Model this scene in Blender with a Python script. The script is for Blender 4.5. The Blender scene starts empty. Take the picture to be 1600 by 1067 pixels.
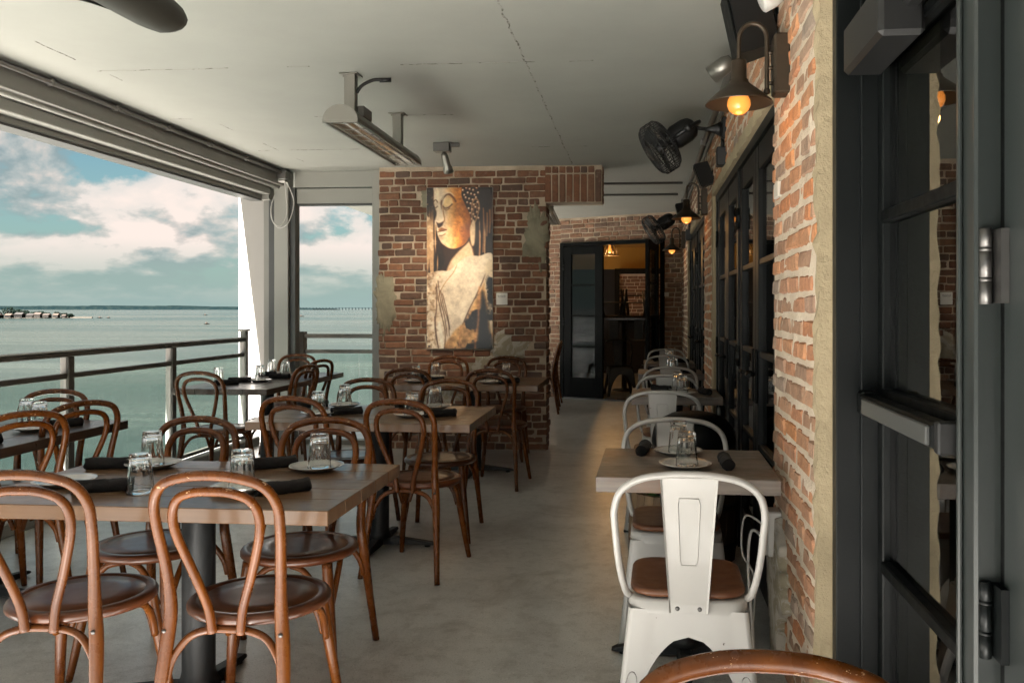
import bpy, math, random
import numpy as np
from mathutils import Vector, Matrix, noise as mnoise
random.seed(7)
PI = math.pi
R = math.radians
S = bpy.context.scene
C = S.collection

# ------------------------------------------------------------------ camera, world, sun, exposure
cam_d = bpy.data.cameras.new('camera')
cam = bpy.data.objects.new('camera', cam_d); C.objects.link(cam)
cam.location = (0, 0, 1.35)
cam.rotation_euler = (PI/2, 0, math.atan(.0768))
cam_d.sensor_fit = 'HORIZONTAL'; cam_d.sensor_width = 36
cam_d.lens = 36*1300/1600
cam_d.shift_x = -85/1600
cam_d.shift_y = -51.5/1600
cam_d.clip_start = .05; cam_d.clip_end = 80000
S.camera = cam

S.view_settings.view_transform = 'Standard'
S.view_settings.look = 'None'
S.view_settings.gamma = 1
S.view_settings.use_curve_mapping = False
S.view_settings.exposure = 3.8
S.cycles.use_denoising = True
S.cycles.max_bounces = 10
S.cycles.diffuse_bounces = 6
S.cycles.glossy_bounces = 4
S.cycles.transmission_bounces = 8
S.cycles.transparent_max_bounces = 12
S.cycles.sample_clamp_indirect = 6
S.cycles.caustics_reflective = False

SUN_EL, SUN_AZ = R(52), R(189)
SKY_STRENGTH = .05

def NT(idb):
    idb.use_nodes = True
    nt = idb.node_tree; nt.nodes.clear(); return nt
class N:
    """tiny node helper"""
    def __init__(s, nt): s.nt = nt
    def n(s, typ, ins=None, **kw):
        x = s.nt.nodes.new(typ)
        for k, v in kw.items(): setattr(x, k, v)
        for k, v in (ins or {}).items(): s.set(x.inputs[k], v)
        return x
    def set(s, sock, v):
        if isinstance(v, bpy.types.NodeSocket): s.nt.links.new(v, sock)
        elif hasattr(v, 'outputs'): s.nt.links.new(v.outputs[0], sock)
        else: sock.default_value = v
    def m(s, op, a, b=0., c=None, clamp=False):
        x = s.nt.nodes.new('ShaderNodeMath'); x.operation = op; x.use_clamp = clamp
        s.set(x.inputs[0], a); s.set(x.inputs[1], b)
        if c is not None: s.set(x.inputs[2], c)
        return x.outputs[0]
    def mix(s, f, a, b, blend='MIX'):
        x = s.nt.nodes.new('ShaderNodeMix'); x.data_type = 'RGBA'; x.blend_type = blend
        s.set(x.inputs[0], f)
        for i, v in ((6, a), (7, b)):
            if isinstance(v, tuple) and len(v) == 3: v = v+(1,)
            s.set(x.inputs[i], v)
        return x.outputs[2]
    def ramp(s, f, stops, interp='LINEAR'):
        x = s.nt.nodes.new('ShaderNodeValToRGB'); s.set(x.inputs[0], f)
        el = x.color_ramp.elements; x.color_ramp.interpolation = interp
        while len(el) < len(stops): el.new(.5)
        for e, (p, c) in zip(el, stops):
            e.position = p
            e.color = (c, c, c, 1) if not isinstance(c, tuple) else c+(1,)
        return x.outputs[0]
    def noise(s, vec, scale, detail=4, rough=.55, dist=0, dim='3D'):
        x = s.n('ShaderNodeTexNoise', {'Scale': scale, 'Detail': detail, 'Roughness': rough, 'Distortion': dist}, noise_dimensions=dim)
        if vec is not None: s.set(x.inputs['Vector'], vec)
        return x.outputs[0]
    def mapping(s, vec, scale=(1, 1, 1), loc=(0, 0, 0), rot=(0, 0, 0)):
        x = s.n('ShaderNodeMapping', {'Vector': vec, 'Scale': scale, 'Location': loc, 'Rotation': rot})
        return x.outputs[0]

W = bpy.data.worlds.new('World'); S.world = W
def build_world():
    nt = NT(W); k = N(nt)
    sky = k.n('ShaderNodeTexSky', sky_type='NISHITA', sun_disc=False)
    sky.sun_elevation = SUN_EL; sky.sun_rotation = SUN_AZ
    sky.air_density = 1.0; sky.dust_density = 1.6; sky.ozone_density = 1.0
    base = k.mix(1., sky.outputs[0], (.114, .159, .148), 'MULTIPLY')
    tc = k.n('ShaderNodeTexCoord').outputs['Generated']
    sp = k.n('ShaderNodeSeparateXYZ', {0: tc}); x, y, z = sp.outputs
    zc = k.m('MAXIMUM', z, 0.)
    def coords(dz):
        lz = k.m('LOGARITHM', k.m('ADD', k.m('ADD', zc, dz), .07), 2.71828)
        return k.n('ShaderNodeCombineXYZ', {0: k.m('MULTIPLY', x, 6.2), 1: k.m('MULTIPLY', y, 6.2), 2: k.m('MULTIPLY', lz, 2.1)}).outputs[0]
    def dens(dz):
        v = coords(dz)
        big = k.noise(k.mapping(v, loc=(4.1, 1.7, .3)), .40, 2, .5)
        fine = k.noise(v, 1.35, 11, .55, .12)
        return k.m('ADD', k.m('MULTIPLY', big, .62), k.m('MULTIPLY', fine, .62))
    d0 = dens(0.); d1 = dens(.022); d2 = dens(.06)
    cover = k.ramp(d0, [(.535, 0.), (.575, .75), (.64, 1.)])
    edge = k.m('ADD', k.m('MULTIPLY', k.m('SUBTRACT', d0, d1), 5.5), k.m('MULTIPLY', k.m('SUBTRACT', d0, d2), 3.2))
    lit = k.m('ADD', .54, edge, clamp=True)
    ccol = k.ramp(lit, [(.12, (.47, .56, .57)), (.38, (.72, .77, .755)), (.60, (1.02, .945, .88)), (.85, (1.44, 1.25, 1.14))])
    hz = k.ramp(zc, [(0., 0.), (.025, .2), (.075, 1.)])
    pale = k.mix(k.ramp(zc, [(0., .9), (.07, .45), (.2, 0.)]), base, (.55, .75, .715))
    col = k.mix(k.m('MULTIPLY', cover, hz), pale, ccol)
    bg = k.n('ShaderNodeBackground', {'Color': col, 'Strength': SKY_STRENGTH})
    k.n('ShaderNodeOutputWorld', {0: bg.outputs[0]})
build_world()

sun_d = bpy.data.lights.new('sun', 'SUN'); sun = bpy.data.objects.new('sun', sun_d); C.objects.link(sun)
sun_d.energy = 5.0; sun_d.angle = R(.55); sun_d.color = (1, .96, .90)
_sd = Vector((math.sin(SUN_AZ)*math.cos(SUN_EL), math.cos(SUN_AZ)*math.cos(SUN_EL), math.sin(SUN_EL)))
sun.rotation_euler = _sd.to_track_quat('Z', 'Y').to_euler()
sun.location = _sd*30

# ------------------------------------------------------------------ materials
MATS = {}
def mat(name, fn):
    m = bpy.data.materials.new(name); nt = NT(m); k = N(nt)
    out = k.n('ShaderNodeOutputMaterial')
    sh = fn(k)
    nt.links.new(sh, out.inputs[0]); MATS[name] = m; return m
def P(k, col, rough=.5, metal=0., bump=None, bs=.2, bd=.01, **ex):
    x = k.n('ShaderNodeBsdfPrincipled')
    if isinstance(col, tuple) and len(col) == 3: col = col+(1,)
    k.set(x.inputs['Base Color'], col); k.set(x.inputs['Roughness'], rough); k.set(x.inputs['Metallic'], metal)
    for n_, v in ex.items(): k.set(x.inputs[n_.replace('_', ' ')], v)
    if bump is not None:
        b = k.n('ShaderNodeBump', {'Height': bump, 'Strength': bs, 'Distance': bd}); k.set(x.inputs['Normal'], b.outputs[0])
    return x.outputs[0]
def OC(k): return k.n('ShaderNodeTexCoord').outputs['Object']
def GP(k): return k.n('ShaderNodeNewGeometry').outputs['Position']
def RND(k):
    a = k.n('ShaderNodeObjectInfo').outputs['Random']; b = k.n('ShaderNodeNewGeometry').outputs['Random Per Island']
    return k.m('FRACT', k.m('ADD', a, b))

def f_brick(stops):
    def f(k):
        p = GP(k); r = RND(k)
        base = k.ramp(r, stops)
        n1 = k.noise(p, 26, 5, .65); n2 = k.noise(p, 90, 3, .7)
        c = k.mix(k.ramp(n1, [(.35, 0.), (.75, .55)]), base, (.05, .035, .028))
        dirt = k.ramp(k.noise(p, 9, 6, .7), [(.58, 0.), (.72, .55)])
        c = k.mix(dirt, c, (.36, .29, .22))
        return P(k, c, .88, bump=k.m('ADD', n1, k.m('MULTIPLY', n2, .6)), bs=.7, bd=.008)
    return f
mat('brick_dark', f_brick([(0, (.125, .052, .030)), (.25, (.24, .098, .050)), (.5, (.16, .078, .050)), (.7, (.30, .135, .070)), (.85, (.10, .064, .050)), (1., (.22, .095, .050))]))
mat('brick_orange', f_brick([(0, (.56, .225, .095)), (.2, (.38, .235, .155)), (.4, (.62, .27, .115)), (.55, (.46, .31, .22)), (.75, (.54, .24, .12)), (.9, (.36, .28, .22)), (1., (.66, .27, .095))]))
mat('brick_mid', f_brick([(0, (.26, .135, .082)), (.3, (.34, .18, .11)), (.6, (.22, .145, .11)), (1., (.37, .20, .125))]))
def f_mortar(col, col2):
    def f(k):
        p = GP(k); n1 = k.noise(p, 30, 6, .65); n2 = k.noise(p, 5, 3)
        return P(k, k.mix(k.ramp(n2, [(.35, 0.), (.65, 1.)]), col, col2), .95, bump=n1, bs=.8, bd=.012)
    return f
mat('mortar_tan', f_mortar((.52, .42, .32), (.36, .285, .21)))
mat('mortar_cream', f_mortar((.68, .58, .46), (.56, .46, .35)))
mat('plaster', lambda k: P(k, k.mix(k.ramp(k.noise(GP(k), 5, 7, .7, .6), [(.35, 0.), (.65, 1.)]), (.30, .27, .19), (.18, .158, .11)), .9, bump=k.noise(GP(k), 22, 6), bs=.4, bd=.01))
mat('plaster_beige', lambda k: P(k, k.mix(k.ramp(k.noise(GP(k), 4, 6, .65), [(.35, 0.), (.7, 1.)]), (.44, .355, .225), (.33, .265, .165)), .9, bump=k.noise(GP(k), 14, 8, .7), bs=.8, bd=.02))
mat('plaster_white', lambda k: P(k, k.mix(k.ramp(k.noise(GP(k), 9, 6, .7, 1.2), [(.46, 0.), (.54, 1.)]), (.30, .26, .185), (.44, .40, .345)), .9, bump=k.noise(GP(k), 15, 6), bs=.5, bd=.01))
mat('ceiling_paint', lambda k: P(k, k.mix(k.ramp(k.noise(GP(k), 1.1, 5, .6), [(.3, 0.), (.75, 1.)]), (.315, .319, .291), (.265, .270, .246)), .62, bump=k.noise(GP(k), 60, 4), bs=.12, bd=.004))
mat('seam', lambda k: P(k, k.mix(k.ramp(k.noise(GP(k), 22, 3), [(.42, 0.), (.5, 1.)]), (.10, .09, .075), (.30, .295, .27)), .8))
def f_floor(k):
    p = GP(k)
    a = k.noise(p, .9, 6, .62, .4); b = k.noise(p, 14, 6, .7); c = k.noise(p, 150, 2, .7)
    col = k.ramp(a, [(.3, (.36, .36, .35)), (.5, (.51, .51, .495)), (.7, (.63, .63, .61))])
    col = k.mix(k.ramp(b, [(.50, 0.), (.75, .55)]), col, (.15, .135, .115))
    col = k.mix(k.ramp(k.noise(p, 2.4, 8, .72, .9), [(.48, 0.), (.66, .6)]), col, (.20, .185, .165))
    col = k.mix(k.ramp(k.noise(p, 5.5, 8, .7, .5), [(.54, 0.), (.62, .35)]), col, (.62, .61, .58))
    col = k.mix(k.ramp(c, [(.56, 0.), (.68, .6)]), col, (.10, .088, .078))
    col = k.mix(k.ramp(k.noise(p, 60, 3, .7), [(.62, 0.), (.70, .5)]), col, (.13, .115, .10))
    col = k.mix(k.ramp(k.noise(p, 95, 2, .6), [(.64, 0.), (.70, .5)]), col, (.80, .78, .74))
    vo = k.n('ShaderNodeTexVoronoi', {'Vector': p, 'Scale': 5.5}).outputs['Distance']
    spk = k.ramp(vo, [(.0, 1.), (.028, .9), (.036, 0.)])
    col = k.mix(k.m('MULTIPLY', spk, k.ramp(k.noise(p, 3, 2), [(.5, 0.), (.56, 1.)])), col, (.55, .52, .46))
    ro = k.ramp(k.noise(p, 2.2, 5, .65), [(.3, .30), (.7, .48)])
    return P(k, col, ro, bump=k.m('ADD', b, k.m('MULTIPLY', c, .4)), bs=.12, bd=.006, Coat_Weight=.75, Coat_IOR=1.65, Coat_Roughness=.30)
mat('concrete_floor', f_floor)
def f_wood(c1, c2, rough, scale=(60, 4, 60), chips=0., coat=.3, big=None, spec=.35, det=5, bmp=.06, cior=1.5, crough=.2):
    def f(k):
        o = OC(k)
        g = k.noise(k.mapping(o, scale), 1., det, .6, .15)
        col = k.mix(k.ramp(g, [(.3, 0.), (.7, 1.)]), c1, c2)
        if big: col = k.mix(k.ramp(k.noise(GP(k), 3.2, 4, .6), [(.45, 0.), (.7, .85)]), col, big)
        r = k.n('ShaderNodeObjectInfo').outputs['Random']
        col = k.mix(k.m('MULTIPLY', r, .38), col, (.03, .016, .01))
        rr = k.ramp(k.noise(o, 25, 4), [(.3, rough*.9), (.75, rough*1.2)])
        if chips:
            z = k.n('ShaderNodeSeparateXYZ', {0: o}).outputs[2]
            top = k.ramp(z, [(.40, .0), (.78, .35), (.87, 1.)])
            ch = k.m('GREATER_THAN', k.m('ADD', k.noise(k.mapping(GP(k), (26, 60, 60)), 1., 6, .72), k.m('MULTIPLY', top, .10)), chips)
            col = k.mix(ch, col, (.50, .33, .19)); rr = k.mix(ch, rr, (.7, .7, .7))
        return P(k, col, rr, bump=g, bs=bmp, bd=.002, Coat_Weight=coat, Coat_Roughness=crough, Coat_IOR=cior, Specular_IOR_Level=spec)
    return f
mat('bentwood', f_wood((.145, .043, .0048), (.072, .018, .0022), .27, (25, 25, 3), .728, coat=.12, spec=.2))
mat('seat_wood', f_wood((.100, .030, .010), (.088, .026, .009), .32, (2, 16, 16), coat=.5, spec=.2, det=2, bmp=.0, cior=1.5, crough=.2))
mat('table_oak', f_wood((.185, .104, .054), (.125, .066, .033), .32, (.8, 20, 20), coat=.45, spec=.2, det=3, bmp=.015, cior=1.5, crough=.16))
mat('table_dark', f_wood((.06, .035, .024), (.032, .02, .014), .3, (30, 1.2, 45), coat=.4, det=2, bmp=.02))
mat('table_grey', f_wood((.22, .185, .155), (.105, .09, .08), .42, (3, 55, 55), coat=.05, big=(.20, .10, .05)))
mat('seat_brown', f_wood((.17, .065, .026), (.10, .036, .016), .42, (4, 45, 45), coat=.1))
def f_chip_white(k):
    p = GP(k)
    ch = k.m('GREATER_THAN', k.noise(p, 34, 5, .7), .715)
    return P(k, k.mix(ch, (.375, .36, .34), (.05, .038, .03)), k.mix(ch, (.36, .36, .36), (.8, .8, .8)), Coat_Weight=.15, bump=k.noise(p, 9, 2), bs=.05)
mat('white_metal', f_chip_white)
mat('black_metal', lambda k: P(k, (.003, .0035, .0035), k.ramp(k.noise(GP(k), 30, 4), [(.3, .38), (.7, .5)]), .0, bump=k.noise(GP(k), 300, 2), bs=.06, bd=.002, Specular_IOR_Level=.10))
mat('door_paint', lambda k: P(k, k.mix(k.noise(GP(k), 6, 3), (.0024, .0034, .0034), (.0034, .0046, .0046)), .42, bump=k.noise(GP(k), 240, 2), bs=.07, bd=.002, Specular_IOR_Level=.22))
mat('door_paint_grey', lambda k: P(k, (.019, .023, .022), .30, bump=k.noise(GP(k), 240, 2), bs=.07, bd=.002))
mat('cast_iron', lambda k: P(k, (.006, .007, .008), .55, .1, bump=k.noise(GP(k), 160, 3), bs=.2, bd=.003))
mat('steel', lambda k: P(k, (.13, .125, .12), .45, 1.))
mat('alu', lambda k: P(k, (.20, .195, .178), .38, .15, bump=k.noise(GP(k), 80, 2), bs=.03))
mat('alu_white', lambda k: P(k, (.28, .28, .255), .45))
mat('alu_dark', lambda k: P(k, (.05, .052, .05), .42))
mat('rail_dark', lambda k: P(k, (.075, .068, .058), .4))
mat('galv', lambda k: P(k, k.mix(k.noise(GP(k), 20, 3), (.30, .29, .28), (.22, .21, .2)), .38, .8))
mat('conduit_dark', lambda k: P(k, (.13, .125, .115), .45, .3))
mat('heater_metal', lambda k: P(k, (.22, .21, .185), .36, .7))
mat('heater_dark', lambda k: P(k, k.mix(k.noise(GP(k), 14, 4), (.020, .019, .015), (.03, .028, .022)), .55))
mat('reflector', lambda k: P(k, (.75, .7, .62), .16, 1.))
mat('quartz_tube', lambda k: P(k, (.75, .73, .68), .15, Emission_Color=(1, .9, .75, 1), Emission_Strength=.0))
mat('lamp_bronze', lambda k: P(k, k.mix(k.noise(GP(k), 30, 4), (.06, .042, .026), (.035, .025, .017)), .42, .5))
mat('black_plastic', lambda k: P(k, (.004, .004, .004), .5, bump=k.noise(GP(k), 200, 2), bs=.1, bd=.002))
mat('napkin_cloth', lambda k: P(k, k.mix(k.noise(OC(k), 60, 3), (.006, .005, .005), (.013, .011, .011)), 1., bump=k.noise(OC(k), 45, 5, .7), bs=.6, bd=.006))
mat('ceramic', lambda k: P(k, (.47, .455, .43), .18, Coat_Weight=.4))
mat('white_plastic', lambda k: P(k, (.50, .485, .46), .4))
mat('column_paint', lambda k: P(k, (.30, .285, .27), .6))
mat('red_plastic', lambda k: P(k, (.42, .028, .015), .35))
mat('lit_lens', lambda k: P(k, (.8, .78, .7), .3, Emission_Color=(1, .88, .7, 1), Emission_Strength=.12))
mat('paper', lambda k: P(k, (.72, .70, .67), .6))
mat('ink', lambda k: P(k, (.06, .06, .06), .6))
mat('painted_brick', lambda k: P(k, (.60, .56, .50), .6, bump=k.noise(GP(k), 40, 4), bs=.3, bd=.004))
mat('amber_bulb', lambda k: P(k, (.25, .08, .015), .2, Emission_Color=(1., .33, .055, 1), Emission_Strength=k.ramp(k.n('ShaderNodeLayerWeight', {0: .5}).outputs['Facing'], [(0., .13), (.55, .075), (1., .04)])))
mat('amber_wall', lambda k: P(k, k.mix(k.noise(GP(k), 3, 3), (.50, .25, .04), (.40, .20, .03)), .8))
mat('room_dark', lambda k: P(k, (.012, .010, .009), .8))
mat('leaf', lambda k: P(k, k.mix(RND(k), (.055, .12, .03), (.10, .19, .05)), .5, Subsurface_Weight=0.))
mat('soil', lambda k: P(k, (.03, .022, .016), .95, bump=k.noise(GP(k), 60, 4), bs=.8))
mat('barrel_wood', f_wood((.26, .17, .095), (.15, .095, .055), .6, (30, 30, 3), coat=0.))
mat('barrel_dark', f_wood((.055, .033, .02), (.028, .018, .012), .6, (30, 30, 3), coat=0.))
mat('land_trees', lambda k: P(k, k.mix(k.ramp(k.noise(GP(k), .02, 4), [(.4, 0.), (.6, 1.)]), (.003, .0062, .007), (.005, .0085, .0085)), 1., Specular_IOR_Level=0.))
mat('pale_bounce_deck', lambda k: P(k, k.mix(k.noise(GP(k), 2, 5), (.36, .345, .32), (.44, .42, .385)), .8))
mat('worn_edge', lambda k: P(k, k.mix(k.ramp(k.noise(GP(k), 25, 3), [(.42, 0.), (.55, 1.)]), (.06, .05, .042), (.34, .325, .31)), .6))
mat('sand', lambda k: P(k, (.045, .039, .032), 1., Specular_IOR_Level=0.))
mat('far_concrete', lambda k: P(k, (.008, .012, .0135), 1., Specular_IOR_Level=0.))
mat('tree_leaf', lambda k: P(k, k.mix(RND(k), (.004, .008, .007), (.009, .013, .009)), 1., Specular_IOR_Level=0.))
mat('house_wall', lambda k: P(k, k.mix(RND(k), (.022, .02, .0175), (.010, .0095, .009)), 1., Specular_IOR_Level=0.))
mat('house_roof', lambda k: P(k, k.mix(RND(k), (.03, .028, .027), (.06, .045, .037)), 1., Specular_IOR_Level=0.))
def f_glass(tint, ior=1.5, rough=.0):
    def f(k):
        fr = k.m('MULTIPLY', k.n('ShaderNodeFresnel', {'IOR': ior}).outputs[0], k.m('SUBTRACT', 1., k.n('ShaderNodeNewGeometry').outputs['Backfacing']))
        t = k.n('ShaderNodeBsdfTransparent', {'Color': tint+(1,)}).outputs[0]
        g = k.n('ShaderNodeBsdfGlossy', {'Color': (1, 1, 1, 1), 'Roughness': rough}).outputs[0]
        x = k.n('ShaderNodeMixShader', {0: fr}); k.set(x.inputs[1], t); k.set(x.inputs[2], g)
        return x.outputs[0]
    return f
mat('pane_glass', f_glass((.90, .95, .93), 1.5))
mat('door_glass', f_glass((.36, .40, .39), 1.42))
mat('mirror_glass', f_glass((.40, .44, .43), 3.2))
def f_tumbler(k):
    return P(k, (.97, .98, .97), .03, Transmission_Weight=1., IOR=1.36)
mat('tumbler_glass', f_tumbler)
def f_water(k):
    p = GP(k)
    w1 = k.noise(k.mapping(p, (.7, .30, 1.), rot=(0, 0, .5)), 1., 7, .65)
    w2 = k.noise(k.mapping(p, (.02, .012, 1.), rot=(0, 0, .5)), 1., 4, .6)
    band = k.noise(k.mapping(p, (.0011, .004, 1.), rot=(0, 0, .25)), 1., 4, .55)
    col = k.mix(k.ramp(band, [(.38, 0.), (.62, 1.)]), (.005, .0125, .0105), (.018, .022, .0175))
    st = k.noise(k.mapping(p, (.004, .03, 1.), rot=(0, 0, .35)), 1., 6, .65)
    col = k.mix(k.ramp(st, [(.5, 0.), (.68, .6)]), col, (.030, .036, .030))
    return P(k, col, k.ramp(st, [(.35, .10), (.65, .30)]), bump=k.m('ADD', k.m('MULTIPLY', w1, .6), w2), bs=1., bd=2.4, Specular_IOR_Level=.35)
mat('water', f_water)
def f_print(k):
    a = k.n('ShaderNodeVertexColor', layer_name='print').outputs[0]
    return P(k, a, .32, Coat_Weight=.25)
mat('print', f_print)

# ------------------------------------------------------------------ mesh building
class MB:
    def __init__(s): s.v = []; s.f = []; s.sm = []
    def add(s, vs, fs, smooth=False, M=None):
        o = len(s.v)
        s.v += [tuple(M @ Vector(p)) if M is not None else tuple(p) for p in vs]
        s.f += [tuple(i+o for i in f) for f in fs]; s.sm += [smooth]*len(fs); return s
    def box(s, a, b, M=None, ch=0.):
        x0, y0, z0 = a; x1, y1, z1 = b
        if ch <= 0:
            vs = [(x, y, z) for z in (z0, z1) for y in (y0, y1) for x in (x0, x1)]
            fs = [(0, 2, 3, 1), (4, 5, 7, 6), (0, 1, 5, 4), (2, 6, 7, 3), (0, 4, 6, 2), (1, 3, 7, 5)]
            return s.add(vs, fs, M=M)
        c = min(ch, (x1-x0)*.45, (y1-y0)*.45, (z1-z0)*.45)
        vs = []; idx = {}
        for ix in (0, 1):
            for iy in (0, 1):
                for iz in (0, 1):
                    X, Y, Z = (x0, x1)[ix], (y0, y1)[iy], (z0, z1)[iz]
                    dx, dy, dz = (c, -c)[ix], (c, -c)[iy], (c, -c)[iz]
                    for ax, p in enumerate(((X, Y+dy, Z+dz), (X+dx, Y, Z+dz), (X+dx, Y+dy, Z))):
                        idx[ix, iy, iz, ax] = len(vs); vs.append(p)
        fs = []
        I = lambda *t: idx[t]
        for i in (0, 1):
            q = [I(i, 0, 0, 0), I(i, 1, 0, 0), I(i, 1, 1, 0), I(i, 0, 1, 0)]; fs.append(q if i else q[::-1])
            q = [I(0, i, 0, 1), I(1, i, 0, 1), I(1, i, 1, 1), I(0, i, 1, 1)]; fs.append(q[::-1] if i else q)
            q = [I(0, 0, i, 2), I(1, 0, i, 2), I(1, 1, i, 2), I(0, 1, i, 2)]; fs.append(q if i else q[::-1])
        for i in (0, 1):
            for j in (0, 1):
                q = [I(i, j, 0, 0), I(i, j, 1, 0), I(i, j, 1, 1), I(i, j, 0, 1)]; fs.append(q if (i != j) else q[::-1])
                q = [I(i, 0, j, 0), I(i, 1, j, 0), I(i, 1, j, 2), I(i, 0, j, 2)]; fs.append(q if (i == j) else q[::-1])
                q = [I(0, i, j, 1), I(1, i, j, 1), I(1, i, j, 2), I(0, i, j, 2)]; fs.append(q if (i != j) else q[::-1])
        for i in (0, 1):
            for j in (0, 1):
                for l in (0, 1):
                    q = [I(i, j, l, 0), I(i, j, l, 1), I(i, j, l, 2)]; fs.append(q if (i+j+l) % 2 else q[::-1])
        return s.add(vs, [tuple(f) for f in fs], M=M)
    def tube(s, pts, rad, n=8, closed=False, cap=True, flat=1.):
        pts = [Vector(p) for p in pts]; m = len(pts)
        if not hasattr(rad, '__len__'): rad = [rad]*m
        vs = []; fs = []
        up = None
        for i, p in enumerate(pts):
            if closed: t = (pts[(i+1) % m]-pts[i-1]).normalized()
            else: t = (pts[min(i+1, m-1)]-pts[max(i-1, 0)]).normalized()
            if up is None:
                up = Vector((0, 0, 1)) if abs(t.z) < .9 else Vector((0, 1, 0))
            u = (up-t*up.dot(t)).normalized(); up = u; w = t.cross(u)
            for j in range(n):
                a = 2*PI*j/n; vs.append(p+u*math.cos(a)*rad[i]+w*math.sin(a)*rad[i]*flat)
        for i in range(m if closed else m-1):
            for j in range(n):
                a = i*n+j; b = i*n+(j+1) % n; c = ((i+1) % m)*n+(j+1) % n; d = ((i+1) % m)*n+j
                fs.append((a, b, c, d))
        s.add(vs, fs, True)
        if cap and not closed:
            o = len(s.v)-m*n
            s.f.append(tuple(o+j for j in range(n))[::-1]); s.sm.append(False)
            s.f.append(tuple(o+(m-1)*n+j for j in range(n))); s.sm.append(False)
        return s
    def lathe(s, prof, n=24, M=None, smooth=True, rfun=None):
        vs = []; fs = []
        for (r, z) in prof:
            for j in range(n):
                a = 2*PI*j/n; q = r*(rfun(a, z) if rfun else 1); vs.append((q*math.cos(a), q*math.sin(a), z))
        m = len(prof)
        for i in range(m-1):
            for j in range(n):
                fs.append((i*n+j, i*n+(j+1) % n, (i+1)*n+(j+1) % n, (i+1)*n+j))
        s.add(vs, fs, smooth, M)
        o = len(s.v)-m*n
        if prof[0][0] > 1e-6: s.f.append(tuple(o+j for j in range(n))[::-1]); s.sm.append(False)
        if prof[-1][0] > 1e-6: s.f.append(tuple(o+(m-1)*n+j for j in range(n))); s.sm.append(False)
        return s
    def prism(s, poly, h, M=None):
        """poly (x,y) extruded along +z by h"""
        n = len(poly)
        vs = [(x, y, 0) for x, y in poly]+[(x, y, h) for x, y in poly]
        fs = [tuple(range(n))[::-1], tuple(range(n, 2*n))]+[(i, (i+1) % n, n+(i+1) % n, n+i) for i in range(n)]
        return s.add(vs, fs, M=M)
    def mesh(s, name):
        me = bpy.data.meshes.new(name); me.from_pydata(s.v, [], s.f)
        me.polygons.foreach_set('use_smooth', s.sm); me.update(); return me
    def build(s, name, m, parent=None, loc=(0, 0, 0), rz=0, rot=None):
        me = s.mesh(name); me.materials.append(MATS[m])
        return link(name, me, parent, loc, rz, rot)
def link(name, me, parent=None, loc=(0, 0, 0), rz=0, rot=None):
    o = bpy.data.objects.new(name, me); C.objects.link(o)
    o.location = loc; o.rotation_euler = rot or (0, 0, rz)
    if parent: o.parent = parent
    return o
def tag(o, label, cat, group=None):
    o['label'] = label; o['category'] = cat
    if group: o['group'] = group
    return o
def thing(name, label, cat, loc=(0, 0, 0), rz=0, group=None, rot=None):
    return tag(link(name, None, None, loc, rz, rot), label, cat, group)
def struct(o): o['kind'] = 'structure'; return o
def stuff(o): o['kind'] = 'stuff'; return o
def dup(root, label, loc, rz=0, group=None, rot=None):
    r = root.copy(); C.objects.link(r); r.location = loc; r.rotation_euler = rot or (0, 0, rz); r['label'] = label
    if group: r['group'] = group
    for ch in list(root.children):
        c = ch.copy(); C.objects.link(c); c.parent = r
        for g in list(ch.children):
            d = g.copy(); C.objects.link(d); d.parent = c
    return r
def spline(ctrl, per=6):
    P_ = [Vector(p) for p in ctrl]; out = []
    for i in range(len(P_)-1):
        p0 = P_[max(i-1, 0)]; p1 = P_[i]; p2 = P_[i+1]; p3 = P_[min(i+2, len(P_)-1)]
        for j in range(per):
            t = j/per
            out.append(.5*((2*p1)+(-p0+p2)*t+(2*p0-5*p1+4*p2-p3)*t*t+(-p0+3*p1-3*p2+p3)*t**3))
    out.append(P_[-1]); return out
def lerp_list(vals, n):
    return [float(np.interp(i/(n-1)*(len(vals)-1), range(len(vals)), vals)) for i in range(n)]

# ------------------------------------------------------------------ setting: ground planes, sea, land
CEIL = 2.71
struct(MB().box((-4.02, -7.7, -.3), (6, 8.9, 0)).box((-2.4, 8.9, -.3), (6, 18, 0)).build('floor', 'concrete_floor'))
ceil = struct(MB().box((-4.02, .3, CEIL), (-.7, 8.9, CEIL+.3)).box((-.7, -.5, CEIL), (6, 8.9, CEIL+.3)).box((-3.78, 8.9, CEIL), (6, 18, CEIL+.3)).box((.95, -5, CEIL), (6, -.5, CEIL+.3)).build('ceiling', 'ceiling_paint'))  # near edge, out of view, cut back and stepped to shape the incoming sun
def seam(pts, w, gap, seed):
    rr = random.Random(seed); b = MB()
    (x0, y0), (x1, y1) = pts; L = math.hypot(x1-x0, y1-y0); d = Vector(((x1-x0)/L, (y1-y0)/L, 0)); nrm = Vector((-d.y, d.x, 0))
    t = 0
    while t < L:
        l = rr.uniform(.04, .30); l = min(l, L-t)
        if rr.random() > gap:
            k = max(2, int(l/.03)); pp = [Vector((x0, y0, CEIL-.0015))+d*(t+l*i/k)+nrm*rr.uniform(-.006, .006) for i in range(k+1)]
            for i in range(k):
                ww = w*rr.uniform(.3, 1.1); a, c = pp[i], pp[i+1]
                b.add([a+nrm*ww, c+nrm*ww, c-nrm*ww, a-nrm*ww]+[q+Vector((0, 0, .004)) for q in (a+nrm*ww, c+nrm*ww, c-nrm*ww, a-nrm*ww)],
                      [(0, 1, 2, 3), (0, 4, 5, 1), (2, 6, 7, 3)])
        t += l
    return b
seam([(-.62, .2), (-.545, 7.8)], .005, .0, 1).build('ceiling_seam', 'seam', ceil)
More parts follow.
